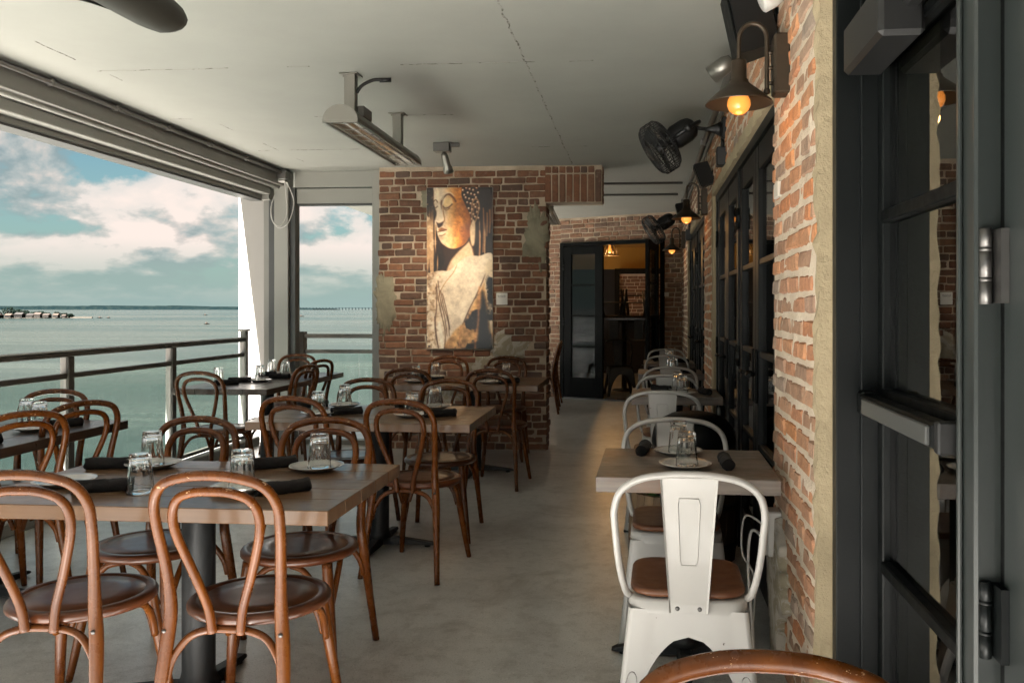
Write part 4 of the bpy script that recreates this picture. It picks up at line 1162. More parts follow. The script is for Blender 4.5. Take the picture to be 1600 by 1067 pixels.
# ------------------------------------------------------------------ wall lamps
def make_lamp(label, y, zoff=0., power=.05):
    t = thing('wall_lamp', label, 'lamp', wp(y, 0, 2.12+zoff), PI-WA, 'gooseneck lamps along the brick wall')
    MB().box((-.005, -.045, .0), (.055, .045, .215), ch=.008).build('back_plate', 'lamp_bronze', t)
    b = MB()
    pts = [(.075, 0, .02), (.075, 0, .10), (.075, 0, .19)]+[(.125-.050*math.cos(a), 0, .205+.055*math.sin(a)*1.05) for a in [PI*i/8 for i in range(1, 8)]]+[(.175, 0, .19), (.175, 0, .13)]
    b.tube(spline(pts, 3), .0085, 10)
    for z in (.045, .10, .155): b.tube([(.05, 0, z), (.075, 0, z)], .007, 8)
    b.lathe([(0, -.012), (.011, -.008), (.013, 0), (.011, .008), (0, .012)], 10, M=Matrix.Translation((.075, 0, .015)))
    b.build('gooseneck', 'lamp_bronze', t)
    M = Matrix.Translation((.175, 0, 0))
    sh = MB()
    outer = [(.012, .135), (.026, .13), (.028, .122), (.028, .062), (.034, .058), (.036, .048), (.050, .036), (.085, .008), (.118, -.022), (.122, -.029)]
    sh.lathe(outer+[(.119, -.028), (.083, .004), (.048, .030), (.028, .04), (.001, .04)], 32, M=M)
    sh.build('lamp_shade', 'lamp_bronze', t)
    MB().lathe([(.001, -.067), (.018, -.064), (.034, -.053), (.0425, -.035), (.042, -.018), (.034, .0), (.022, .015), (.016, .035)], 20, M=M).build('bulb', 'amber_bulb', t)
    ld = bpy.data.lights.new('bulb_light', 'POINT'); ld.energy = power; ld.color = (1, .48, .14); ld.shadow_soft_size = .025; ld.specular_factor = .15
    lo = bpy.data.objects.new('bulb_light', ld); C.objects.link(lo); lo.parent = t; lo.location = (.175, 0, -.095)
    return t
make_lamp('lit bronze gooseneck lamp on the near orange brick pier', 3.06)
make_lamp('lit bronze gooseneck lamp on the second brick pier beside the far fan', 6.95, .0, .05)
make_lamp('small lit gooseneck lamp farthest along the wall by the open door', 10.75, .0, .07)

# ------------------------------------------------------------------ wall fans
def make_fan(label, y, z):
    t = thing('wall_fan', label, 'fan', wp(y, 0, z), PI-WA, 'black wall fans')
    b = MB().box((-.004, -.055, -.07), (.03, .055, .07), ch=.01); b.lathe([(.05, 0), (.035, .03), (.018, .07), (.014, .10)], 14, M=Matrix.Translation((.03, 0, 0)) @ Matrix.Rotation(PI/2, 4, 'Y'))
    b.build('wall_plate', 'black_plastic', t)
    MB().tube([(.10, 0, 0), (.20, .0, .012), (.235, 0, .012)], .013, 8).build('arm', 'black_plastic', t)
    jb = MB().box((-.004, -.045, -.24), (.06, .045, -.12), ch=.005); jb.tube([(.02, 0, -.12), (.02, 0, -.06)], .011, 8); jb.build('control_box', 'black_plastic', t)
    # head: axis pointing out, to the camera side and down
    ax = Vector((.78, .14, -.52)).normalized()
    q = ax.to_track_quat('Z', 'Y').to_matrix().to_4x4()
    c0 = Vector((.285, .02, -.03)); M = Matrix.Translation(c0) @ q
    # yoke ring
    b = MB(); b.tube([M @ Vector((0+.118*math.cos(a), .0, .118*math.sin(a)-.02)) for a in [2*PI*i/28 for i in range(28)]], .013, 8, closed=True)
    for s_ in (-1, 1): b.lathe([(0, -.02), (.02, -.018), (.024, 0), (.02, .018), (0, .02)], 10, M=M @ Matrix.Translation((s_*.128, 0, -.02)) @ Matrix.Rotation(PI/2, 4, 'Y'))
    b.build('yoke', 'black_plastic', t)
    MB().lathe([(.0, -.105), (.045, -.10), (.068, -.08), (.078, -.04), (.078, .045), (.066, .075), (.03, .085), (.018, .12), (.018, .15)], 22, M=M).build('motor', 'black_plastic', t)
    Mc = M @ Matrix.Translation((0, 0, .165))
    cg = MB(); Rr = .170
    for (r, z) in ((Rr, -.038), (Rr, .038), (Rr*1.01, 0), (.155, .058), (.155, -.058), (.11, .068), (.11, -.068), (.055, .073), (.055, -.073)):
        cg.tube([Mc @ Vector((r*math.cos(a), r*math.sin(a), z)) for a in [2*PI*i/36 for i in range(36)]], .0035 if r > .165 else .0022, 5, closed=True)
    for i in range(44):
        a = 2*PI*i/44; d = Vector((math.cos(a), math.sin(a), 0))
        cg.tube([Mc @ (d*r+Vector((0, 0, z))) for r, z in ((.04, .074), (.11, .068), (.155, .058), (Rr, .038), (Rr, -.038), (.155, -.058), (.11, -.068), (.04, -.074))], .0021, 4)
    cg.lathe([(0, .078), (.045, .077), (.05, .072), (.045, .070), (0, .070)], 16, M=Mc)
    cg.build('cage', 'black_plastic', t)
    bl = MB()
    for i in range(3):
        Mb = Mc @ Matrix.Rotation(2*PI*i/3, 4, 'Z')
        vs = []
        for u in range(6):
            r = .03+.135*u/5; w = .35+.35*math.sin(PI*min(1, u/5*.8+.1))
            for v in (-1, 0, 1):
                a = v*w*.5; vs.append((r*math.cos(a), r*math.sin(a), v*.022))
        vs += [(x, y_, z-.004) for x, y_, z in vs]
        fs = []
        for u in range(5):
            for v in range(2):
                a = u*3+v; fs += [(a, a+3, a+4, a+1), (18+a, 18+a+1, 18+a+4, 18+a+3)]
        bl.add(vs, fs, True, Mb)
    bl.lathe([(0, .03), (.03, .025), (.034, 0), (.03, -.03), (0, -.035)], 14, M=Mc)
    bl.build('blades', 'black_plastic', t)
    return t
make_fan('black caged wall fan above the middle doors, nearest the camera', 5.40, 2.50)
make_fan('smaller looking black caged wall fan behind the second lamp', 9.5, 2.36)

# ------------------------------------------------------------------ heaters under the ceiling
def make_heater(label, x, y0, L=1.42, first=True):
    """y0: near end"""
    t = thing('patio_heater', label, 'heater', (x, y0, 2.405), 0, 'infrared heaters under the ceiling')
    def sec(k, n=14, r=.098, hz=.085): return [(k*r*math.cos(PI*i/n), k*hz*math.sin(PI*i/n)*1.0) for i in range(n+1)]
    o, i_ = sec(1.0), sec(.93)
    b = MB(); n = len(o)
    for y in (0, L):
        b.v += [(a, y, c) for a, c in o]+[(a, y, c) for a, c in i_]
    m = 2*n
    for j in range(n-1):
        b.f += [(j, j+1, m+j+1, m+j)[::-1], (n+j, n+j+1, m+n+j+1, m+n+j)]; b.sm += [True, True]
    b.f += [(0, n, m+n, m), (n-1, m+n-1, m+2*n-1, 2*n-1)]; b.sm += [False]*2
    b.build('housing', 'heater_metal', t)
    for y in (-.004, L-.004):
        c = MB(); poly = [(a*1.03, z*1.03) for a, z in o]
        c.v = [(a, y, z) for a, z in poly]+[(a, y+.008, z) for a, z in poly]; q = len(poly)
        c.f = [tuple(range(q)), tuple(range(q, 2*q))[::-1]]+[(j, q+j, q+(j+1) % q, (j+1) % q) for j in range(q)]; c.sm = [False]*len(c.f)
        c.box((-.10, y-.002, -.014), (.10, y+.010, -.001)); c.build('end_cap', 'heater_metal', t)
    # reflector
    r = MB(); sec2 = [(.09*math.cos(PI*i/10), .055*math.sin(PI*i/10)) for i in range(11)]
    r.v = [(a, .01, z) for a, z in sec2]+[(a, L-.01, z) for a, z in sec2]
    for j in range(10): r.f.append((j, 11+j, 12+j, j+1)); r.sm.append(True)
    r.build('reflector', 'reflector', t)
    for sx in (-.030, .030): MB().tube([(sx, .03, .018), (sx, L-.03, .018)], .008, 8).build('quartz_tube', 'quartz_tube', t)
    g = MB()
    for i in range(9):
        y = .05+(L-.1)*i/8; g.tube([(-.094, y, -.002), (0, y, -.010), (.094, y, -.002)], .0026, 5)
    for x_ in (-.06, 0, .06): g.tube([(x_, .01, -.008), (x_, L-.01, -.008)], .0024, 5)
    g.box((-.101, 0, -.012), (-.088, L, .002)).box((.088, 0, -.012), (.101, L, .002))
    g.build('grill', 'heater_metal', t)
    for y in (.18, 1.16):
        p = MB().box((-.032, y-.028, .075), (.032, y+.028, CEIL-2.405-.006), ch=.003); p.box((-.055, y-.05, CEIL-2.405-.008), (.055, y+.05, CEIL-2.405-.001), ch=.002)
        for sx in (-1, 1): p.lathe([(.007, -.006), (.007, 0)], 6, M=Matrix.Translation((sx*.044, y, CEIL-2.405-.008)))
        p.build('stem', 'heater_metal', t)
    MB().box((.035, .19, .06), (.075, .34, .125), ch=.004).build('terminal_box', 'conduit_dark', t)
    MB().tube(spline([(.03, .19, .20), (.06, .20, .245), (.12, .22, .28), (.17, .24, .285)], 5), .010, 8).tube([(.15, .24, .284), (.215, .26, .290)], .014, 8).build('cable', 'black_plastic', t)
    return t
h0 = make_heater('silver infrared heater hanging in the middle of the ceiling', -1.62, 4.55)
h = thing('patio_heater', 'dark rounded end of a heater at the top left picture edge', 'heater', (-1.77, 1.70, 2.405), R(-1.2))
b = MB(); n = 14
prof = [(0., 1.), (1.10, 1.), (1.22, .97), (1.30, .84), (1.345, .60), (1.36, .25)]
for y, q in prof: b.v += [(.088*math.cos(2*PI*j/n)*(.35+.65*q), y, .04+.075*q*math.sin(2*PI*j/n)) for j in range(n)]
for i in range(len(prof)-1):
    for j in range(n): b.f.append((i*n+j, (i+1)*n+j, (i+1)*n+(j+1) % n, i*n+(j+1) % n)); b.sm.append(True)
b.f += [tuple((len(prof)-1)*n+j for j in range(n)), tuple(range(n))[::-1]]; b.sm += [False]*2
b.build('housing', 'heater_dark', h)
for y in (.2, 1.05): MB().box((-.03, y-.025, .10), (.03, y+.025, CEIL-2.405-.002), ch=.003).build('stem', 'heater_dark', h)
dup(h0, 'infrared heater hanging behind the brick wall in the passage', (-.92, 8.9, 2.405), R(2))
wires = MB().tube(spline([(-1.93, 1.9, 2.43), (-1.94, 2.3, 2.40), (-1.91, 2.62, 2.405), (-1.84, 2.82, 2.42)], 6), .006, 6)
wires.tube(spline([(-1.92, 2.5, 2.405), (-1.87, 2.65, 2.40), (-1.84, 2.9, 2.425)], 6), .005, 6)
tag(wires.build('loose_cable', 'black_plastic'), 'thin loose cable along the heater at the top left edge', 'cable')

sp = thing('track_spotlight', 'small grey spotlight on a ceiling box in front of the brick wall', 'spotlight', (-1.55, 6.75, CEIL))
MB().box((-.06, -.05, -.075), (.075, .05, -.002), ch=.005).box((.075, -.015, -.035), (.15, .015, -.004), ch=.004).build('mount_box', 'conduit_dark', sp)
b = MB().tube([(.02, 0, -.075), (.025, .0, -.11)], .012, 8); b.build('swivel', 'conduit_dark', sp)
q = Matrix.Translation((.028, 0, -.11)) @ Vector((.12, .55, -.85)).to_track_quat('Z', 'Y').to_matrix().to_4x4()
MB().lathe([(0, -.03), (.022, -.025), (.028, 0), (.030, .08), (.040, .10), (.043, .14), (.036, .141), (.034, .11), (0, .105)], 18, M=q).build('lamp_head', 'heater_metal', sp)
MB().lathe([(0, .112), (.033, .113), (.034, .118), (0, .122)], 16, M=q).build('lens', 'lit_lens', sp)
ld = bpy.data.lights.new('spot_light', 'SPOT'); ld.energy = 6; ld.color = (1, .84, .64); ld.spot_size = R(64); ld.spot_blend = .9; ld.shadow_soft_size = .03
lo = bpy.data.objects.new('spot_light', ld); C.objects.link(lo); lo.parent = sp; lo.location = q @ Vector((0, 0, .15)); lo.rotation_euler = (-Vector((-.40, 1.05, -.95))).to_track_quat('Z', 'Y').to_euler()

# ------------------------------------------------------------------ things on the long wall
cp = thing('conduit_pipe', 'grey conduit running along the top of the brick wall with the doors', 'pipe', wp(2.0, .05, 2.655), -WA)
MB().tube([(0, -2, 0), (0, 9.6, 0)], .020, 10).build('pipe', 'conduit_dark', cp)
MB().tube([(.02, .2, -.055), (.02, 9.4, -.055)], .012, 8).build('thin_pipe', 'conduit_dark', cp)
for i in range(7): MB().box((-.03, 1.0+i*1.2, -.026), (.05, 1.03+i*1.2, .026), ch=.004).build('clamp', 'galv', cp)
for lab, yy, xx0 in (('nearer thin conduit across the ceiling of the passage', 9.0, -.45), ('farther thin dark conduit across the ceiling of the passage', 9.9, -.75)):
    tag(MB().tube([(xx0-.4, yy, CEIL-.014), (.56, yy, CEIL-.014)], .012, 8).build('conduit_pipe', 'conduit_dark'), lab, 'pipe')
def speaker(label, y, z, s, tilt):
    t = thing('speaker', label, 'speaker', wp(y, 0, z), PI-WA, 'black speakers on the brick wall')
    M = Matrix.Translation((.17*s, 0, 0)) @ Matrix.Rotation(tilt, 4, 'Y') @ Matrix.Scale(s, 4)
    b = MB(); w0, w1 = .10, .155
    b.add([(-.13, -w0, -.20), (-.13, w0, -.20), (-.13, w0, .20), (-.13, -w0, .20), (.12, -w1, -.22), (.12, w1, -.22), (.12, w1, .22), (.12, -w1, .22)],
          [(0, 3, 2, 1), (4, 5, 6, 7), (0, 1, 5, 4), (2, 3, 7, 6), (0, 4, 7, 3), (1, 2, 6, 5)], M=M)
    b.build('cabinet', 'black_plastic', t)
    MB().box((.121, -w1*.93, -.205), (.135, w1*.93, .205), M=M, ch=.01).build('grille', 'black_metal', t)
    MB().tube([(0, 0, .02), (.10*s, 0, .0)], .022*s, 8).box((-.002, -.05*s, -.05*s), (.012, .05*s, .07*s)).build('bracket', 'black_metal', t)
    return t
speaker('large black speaker high on the near brick pier above the lamp', 3.30, 2.47, .62, R(12))
speaker('small black speaker on the wall below the near fan', 6.35, 2.36, .42, R(20))
speaker('tiny black speaker on the wall behind the far fan', 9.6, 2.45, .5, R(15))
fl = thing('flood_light', 'grey adjustable flood light clipped under the right conduit', 'flood light', wp(4.25, .02, 2.60), PI-WA)
MB().box((-.0, -.02, -.02), (.06, .02, .05), ch=.004).build('clip', 'conduit_dark', fl)
q = Matrix.Translation((.11, -.02, -.03)) @ Vector((.75, -.35, -.5)).to_track_quat('Z', 'Y').to_matrix().to_4x4()
MB().lathe([(0, -.07), (.03, -.065), (.045, -.03), (.05, .06), (.046, .06), (.03, .02), (0, .015)], 18, M=q).build('lamp_head', 'heater_metal', fl)
MB().tube([(.03, 0, .0), (.09, -.01, -.02)], .012, 8).build('arm', 'conduit_dark', fl)
em = thing('emergency_light', 'white emergency light with red strobe at the top of the brick pier', 'emergency light', wp(2.86, 0, 2.42), PI-WA)
MB().box((0, -.09, -.0), (.05, .09, .13), ch=.012).build('body', 'white_plastic', em)
for sy in (-.05, .06):
    MB().lathe([(.0, -.05), (.028, -.045), (.038, -.01), (.04, .03), (.036, .035), (0, .03)], 16, M=Matrix.Translation((.085, sy, .0)) @ Matrix.Rotation(R(115), 4, 'Y')).build('lamp_head', 'white_plastic', em)
MB().box((.03, -.10, .02), (.085, -.03, .10), ch=.008).build('strobe', 'red_plastic', em)
ob = thing('outlet_box', 'white weatherproof outlet box low on the brick pier', 'outlet', wp(3.22, 0, .50), PI-WA)
MB().box((0, -.045, -.085), (.055, .045, .085), ch=.006).build('housing', 'white_plastic', ob)
MB().box((.056, -.04, -.08), (.064, .04, .08), ch=.003).build('cover', 'white_plastic', ob)
px_, py_, _ = wp(3.22, .06)
cb = MB().tube(spline([(px_, py_, .47), (px_-.05, py_, .50), (px_-.065, py_-.02, .36), (px_-.05, py_-.04, .12), (px_-.06, py_-.06, .012), (px_-.14, py_+.2, .010), (px_-.10, py_+.7, .010)], 8), .006, 6)
cb.tube(spline([(px_, py_+.02, .52), (px_-.07, py_+.03, .55), (px_-.085, py_, .42), (px_-.03, py_+.05, .30), (px_-.02, py_+.2, .02)], 8), .004, 6)
tag(cb.build('power_cord', 'white_plastic'), 'white power cord hanging from the outlet box to the floor', 'cord')

# ------------------------------------------------------------------ planter and bin behind the second chair
def barrel(t, r, h, m, n=22, hoops=(.12, .85)):
    for i in range(n):
        a0, a1 = 2*PI*i/n+.008, 2*PI*(i+1)/n-.008; b = MB(); ks = 6
        for k in range(ks+1):
            z = h*k/ks; q = r*(.86+.14*math.sin(PI*(k/ks*.75+.125))/1.0)
            b.v += [(q*math.cos(a0), q*math.sin(a0), z), (q*math.cos(a1), q*math.sin(a1), z), ((q-.02)*math.cos(a1), (q-.02)*math.sin(a1), z), ((q-.02)*math.cos(a0), (q-.02)*math.sin(a0), z)]
        for k in range(ks):
            for j in range(4): a = k*4+j; c = k*4+(j+1) % 4; b.f.append((a, c, c+4, a+4)); b.sm.append(False)
        b.f += [(3, 2, 1, 0), tuple(ks*4+j for j in range(4))]; b.sm += [False]*2
        b.build('stave', m, t)
    for f in hoops:
        q = r*(.86+.14*math.sin(PI*(f*.75+.125)))+.002
        MB().lathe([(q, h*f-.015), (q+.003, h*f-.014), (q+.003, h*f+.014), (q, h*f+.015)], 36).build('hoop', 'cast_iron', t)
pt = thing('planter', 'wooden barrel planter with green leaves behind the second white metal chair', 'planter', (.19, 4.20, 0))
barrel(pt, .20, .44, 'barrel_wood', hoops=(.18,))
MB().lathe([(.001, .385), (.165, .385), (.168, .375)], 24).build('soil', 'soil', pt)
b = MB(); rr = random.Random(3)
for i in range(70):
    a = rr.uniform(0, 6.3); q = .17*math.sqrt(rr.random()); c = Vector((q*math.cos(a), q*math.sin(a), rr.uniform(.40, .52))); s_ = rr.uniform(.03, .055)
    d = Vector((math.cos(a+rr.uniform(-1, 1)), math.sin(a+rr.uniform(-1, 1)), rr.uniform(-.2, .7))).normalized(); w = d.cross(Vector((0, 0, 1))).normalized()
    b.add([c-d*s_, c+w*s_*.55+Vector((0, 0, .006)), c+d*s_*1.1-Vector((0, 0, .01)), c-w*s_*.55+Vector((0, 0, .006)), c], [(0, 1, 4), (1, 2, 4), (2, 3, 4), (3, 0, 4)], True)
stuff(b.build('leaves', 'leaf', pt))
bn = thing('barrel_bin', 'dark wooden barrel bin with a domed black lid by the middle doors', 'bin', (.345, 4.60, 0))
barrel(bn, .245, .62, 'barrel_dark', hoops=(.15, .5, .88))
MB().lathe([(.215, .60), (.228, .615), (.228, .64), (.215, .70), (.18, .745), (.12, .775), (.05, .787), (.001, .788)], 30).build('lid', 'black_metal', bn)

# ------------------------------------------------------------------ picture and placard
def picture():
    w, h = .64, 1.54; nu, nv = 150, 360
    u = (np.arange(nu)+.5)/nu; v = (np.arange(nv)+.5)/nv
    U, V = np.meshgrid(u, v)
    rng = np.random.RandomState(2)
    def vn(fx, fy, seed):
        r_ = np.random.RandomState(seed); g = r_.rand(int(fy)+3, int(fx)+3)
        x = U*fx; y = V*fy; xi = x.astype(int); yi = y.astype(int); a = x-xi; b_ = y-yi; a = a*a*(3-2*a); b_ = b_*b_*(3-2*b_)
        return (g[yi, xi]*(1-a)+g[yi, xi+1]*a)*(1-b_)+(g[yi+1, xi]*(1-a)+g[yi+1, xi+1]*a)*b_
    def fb(fx, fy, s): return .5*vn(fx, fy, s)+.28*vn(fx*2.1, fy*2.1, s+1)+.15*vn(fx*4.3, fy*4.3, s+2)+.07*vn(fx*9, fy*9, s+3)
    img = np.zeros((nv, nu, 3))
    def col(c): return np.array(c, float)/255
    def over(mask, c):
        nonlocal img
        c = np.asarray(c, float)
        if c.ndim == 1: c = c/255
        img = img*(1-mask[..., None])+c*mask[..., None]
    def inpoly(poly, soft=.006):
        P_ = np.array(poly); n = len(P_); ins = np.zeros_like(U, bool); dmin = np.full_like(U, 9.)
        for i in range(n):
            x0, y0 = P_[i]; x1, y1 = P_[(i+1) % n]
            cond = ((y0 > V) != (y1 > V)); xs = (x1-x0)*(V-y0)/(y1-y0+1e-9)+x0; ins ^= cond & (U < xs)
            ax, ay = (U-x0), (V-y0)*2.4; bx, by = x1-x0, (y1-y0)*2.4; t = np.clip((ax*bx+ay*by)/(bx*bx+by*by+1e-9), 0, 1)
            dmin = np.minimum(dmin, np.hypot(ax-bx*t, ay-by*t))
        return np.clip(.5+np.where(ins, dmin, -dmin)/(2*soft), 0, 1)
    def curve(pts, w_, soft=1.):
        Q = np.array([tuple(p) for p in spline([(a, b_, 0) for a, b_ in pts], 8)])[:, :2]; d = np.full_like(U, 9.)
        for (x0, y0), (x1, y1) in zip(Q[:-1], Q[1:]):
            ax, ay = (U-x0), (V-y0)*2.4; bx, by = x1-x0, (y1-y0)*2.4; t = np.clip((ax*bx+ay*by)/(bx*bx+by*by+1e-9), 0, 1)
            d = np.minimum(d, np.hypot(ax-bx*t, ay-by*t))
        return .78*np.clip((w_*1.25-d)/(w_*1.25*soft), 0, 1)
    def sm(poly): return [tuple(p)[:2] for p in spline([(a, b_, 0) for a, b_ in poly], 6)]
    n1 = fb(6, 14, 1); n2 = fb(14, 32, 9); n3 = fb(30, 70, 21); st = fb(26, 3, 33)
    # ground: dark brown with dripping cream streaks
    img[:] = col((44, 28, 20))*(.5+n1[..., None])
    stk = np.clip((st-.52+.10*np.clip((.26-U)/.1, 0, 1))*9, 0, 1)*np.clip((V-.10)/.12, 0, 1)
    over(stk*.85, (205, 165, 125))
    over(np.clip((n2-.56)*7, 0, 1)*np.clip(1-U/.22, 0, 1), (225, 195, 160))
    # hair mass behind
    over(inpoly(sm([(.44, -.03), (.95, -.03), (.92, .12), (.80, .2), (.68, .22), (.60, .16), (.50, .06)]), .02), (38, 24, 18))
    for r_ in range(7):
        for c_ in range(9):
            x = .50+c_*.052+(r_ % 2)*.026-r_*.004; y = .012+r_*.030+.008*math.sin(c_*2.1)
            if x > .80+.0*r_ or x < .50+r_*.028: continue
            rr_ = np.hypot(U-x, (V-y)*2.4); over(np.clip((.027-rr_)/.008, 0, 1), (96, 56, 32)); over(np.clip((.018-np.hypot(U-x+.005, (V-y+.004)*2.4))/.009, 0, 1), (240, 210, 180))
    # neck
    over(inpoly(sm([(.22, .34), (.60, .22), (.72, .36), (.70, .46), (.45, .54), (.20, .54), (.28, .46)]), .01), (60, 38, 26))
    over(inpoly(sm([(.64, .335), (.70, .39), (.70, .46), (.48, .52), (.31, .53), (.345, .47), (.43, .42), (.55, .37)]), .015), (222, 184, 148))
    # face
    face = inpoly(sm([(.10, -.04), (.50, -.04), (.53, .05), (.60, .12), (.665, .18), (.675, .25), (.655, .31), (.58, .352), (.45, .378), (.34, .376), (.245, .352), (.18, .31), (.150, .265), (.145, .235), (.125, .215), (.120, .195), (.145, .16), (.10, .10), (.10, .03)]), .006)
    warm = np.clip((U-.24)/.22, 0, 1)[..., None]; base = col((238, 208, 176))*(1-warm)+col((206, 132, 62))*warm
    dk = np.clip((U-.48)/.2+(n1-.5)*1.2+(V-.2)*.6, 0, 1)[..., None]
    base = base*(1-dk*.62)+col((96, 50, 22))*dk*.62
    lw = np.clip((V-.27)/.05, 0, 1)[..., None]*np.clip(1-np.abs(U-.32)/.2, 0, 1)[..., None]; base = base*(1-lw*.6)+col((225, 185, 140))*lw*.6
    base = base*(.80+.42*n2[..., None])
    over(face, np.clip(base, 0, 1))
    over(face*np.clip((n3-.56)*4, 0, .25)*np.clip((U-.3)/.2, 0, 1), (100, 56, 28))
    over(curve([(.10, .02), (.105, .10), (.145, .16), (.125, .2)], .012), (60, 36, 24))
    # brow, eye, nose, mouth
    over(curve([(.215, .135), (.225, .085), (.27, .052), (.34, .042), (.41, .065), (.44, .085)], .020), (64, 36, 22))
    over(curve([(.23, .075), (.28, .04), (.35, .03), (.41, .05)], .010), (246, 222, 192))
    over(inpoly(sm([(.25, .11), (.27, .075), (.34, .062), (.39, .085), (.38, .105), (.31, .118), (.25, .118)]), .012), (232, 192, 140))
    over(curve([(.25, .118), (.29, .128), (.34, .120), (.385, .103)], .012), (42, 24, 16))
    over(curve([(.26, .132), (.30, .140), (.35, .128)], .008), (90, 52, 28))
    over(curve([(.105, .085), (.135, .075), (.165, .09)], .010), (60, 36, 24)); over(curve([(.11, .118), (.14, .124), (.16, .115)], .008), (50, 30, 20))
    over(inpoly(sm([(.20, .10), (.235, .16), (.245, .205), (.20, .215), (.14, .210), (.135, .195), (.17, .14)]), .012), (243, 216, 186))
    over(curve([(.245, .11), (.25, .15), (.27, .195), (.255, .215)], .010), (130, 78, 40))
    over(inpoly(sm([(.14, .213), (.19, .22), (.25, .212), (.235, .235), (.19, .25), (.165, .245)]), .012), (58, 34, 24))
    over(inpoly(sm([(.17, .262), (.22, .248), (.26, .252), (.305, .262), (.26, .268), (.20, .272)]), .008), (150, 100, 66))
    over(curve([(.168, .274), (.22, .270), (.30, .262)], .009), (40, 22, 15))
    over(inpoly(sm([(.18, .281), (.24, .276), (.295, .27), (.26, .286), (.21, .292)]), .008), (240, 212, 182))
    over(curve([(.19, .298), (.24, .297), (.28, .288)], .008), (96, 58, 34))
    over(curve([(.245, .355), (.34, .379), (.45, .381), (.58, .355), (.655, .31)], .012), (48, 28, 20))
    # ear
    over(curve([(.69, .20), (.685, .12), (.72, .075), (.775, .08), (.795, .12), (.775, .17), (.735, .215)], .016), (216, 170, 128))
    over(curve([(.715, .18), (.715, .12), (.74, .10), (.765, .12), (.75, .16)], .010), (190, 140, 98))
    over(inpoly(sm([(.655, .25), (.70, .20), (.735, .22), (.735, .30), (.72, .355), (.685, .36), (.66, .32)]), .010), (226, 190, 152))
    for x, a_, b_ in ((.80, .27, .42), (.86, .13, .40), (.915, .16, .30), (.955, .14, .28)): over(curve([(x, a_), (x+.006, (a_+b_)/2), (x-.004, b_)], .016), (196, 142, 98))
    # shoulder and robe
    rob = inpoly(sm([(-.05, .60), (.06, .535), (.20, .515), (.34, .515), (.46, .475), (.60, .43), (.78, .425), (1.05, .46), (1.05, 1.05), (-.05, 1.05)]), .006)
    rb = col((236, 212, 184))*(.80+.34*n1[..., None]); tan = np.clip((.30-U)/.3, 0, 1)[..., None]*np.clip((n2-.35)*3, 0, 1)[..., None]
    rb = rb*(1-tan*.55)+col((150, 108, 70))*tan*.55
    over(rob, np.clip(rb, 0, 1))
    over(rob*np.clip((n3-.52)*5, 0, .55)*np.clip(1-U/.34, 0, 1), (92, 62, 40))
    over(curve([(.46, .48), (.40, .53), (.30, .58), (.20, .65), (.17, .70)], .010), (170, 126, 86))
    over(curve([(1.0, .475), (.90, .535), (.83, .60), (.74, .68), (.63, .77), (.54, .86)], .014), (60, 38, 28))
    lowm = inpoly(sm([(1.02, .50), (.90, .565), (.80, .645), (.68, .74), (.56, .84), (.40, .90), (.28, 1.03), (1.02, 1.03)]), .02)
    lc = col((198, 152, 104))*(.55+.8*n2[..., None]); over(lowm, np.clip(lc, 0, 1))
    over(inpoly(sm([(.88, .48), (1.03, .46), (1.03, .80), (.97, .9), (.93, .74), (.88, .62)]), .02), np.clip(col((226, 202, 170))*(.8+.3*n1[..., None]), 0, 1))
    over(lowm*np.clip((n1+.45*(V-.8)-.47)*9, 0, 1), (30, 28, 30))
    over(inpoly(sm([(.84, .64), (.90, .72), (.94, .86), (1.0, 1.02), (.78, 1.02), (.80, .80)]), .03)*.95, (28, 28, 32))
    over(curve([(.80, .62), (.79, .72), (.78, .84), (.74, .94), (.735, 1.02)], .026), np.clip(col((205, 148, 104))*(.6+.7*n2[..., None]), 0, 1))
    over(curve([(.52, .86), (.50, .93), (.505, 1.02)], .020), (190, 140, 98))
    for pts in ([(.15, .60), (.17, .68), (.22, .78), (.28, .90), (.27, 1.0)], [(.17, .58), (.21, .70), (.27, .80), (.31, .92)], [(.14, .62), (.15, .74), (.13, .84), (.17, .98)], [(.21, .64), (.26, .74), (.33, .84), (.34, .92)], [(.12, .80), (.13, .90), (.18, 1.0)], [(.24, .66), (.31, .78), (.35, .88)]):
        over(curve(pts, .010), (66, 42, 28))
    over(inpoly(sm([(.16, .86), (.20, .83), (.25, .93), (.26, 1.0), (.22, 1.0)]), .012), (246, 226, 200))
    pad = np.pad(img, ((1, 1), (1, 1), (0, 0)), 'edge')
    img = .4*img+.15*(pad[:-2, 1:-1]+pad[2:, 1:-1]+pad[1:-1, :-2]+pad[1:-1, 2:])
    mot = fb(9, 22, 51); fine = fb(40, 96, 61)
    img = img*(.80+.28*mot[..., None]+.18*(fine[..., None]-.3)); img = np.clip(img, 0, 1)
    img = img+(img-.5)*.22*img*(1-img)*4
    img = np.clip(img, 0, 1); lin = np.where(img <= .04045, img/12.92, ((img+.055)/1.055)**2.4)
    pc = thing('wall_picture', 'tall sepia picture of a serene statue head and robe on the brick wall', 'picture', (PX0+PIC[0], PY-.035, PIC[2]))
    MB().box((0, 0, 0), (w, .014, h), ch=.002).build('panel', 'paper', pc)
    me = bpy.data.meshes.new('print_sheet')
    xs = np.linspace(.0015, w-.0015, nu+1); zs = np.linspace(h-.0015, .0015, nv+1)
    X, Z = np.meshgrid(xs, zs); vs = np.stack([X.ravel(), np.full(X.size, -.0008), Z.ravel()], 1)
    I = (np.arange(nv)[:, None]*(nu+1)+np.arange(nu)[None, :]).ravel()
    fs = np.stack([I, I+nu+1, I+nu+2, I+1], 1)
    me.from_pydata(vs.tolist(), [], fs.tolist())
    at = me.color_attributes.new('print', 'FLOAT_COLOR', 'CORNER')
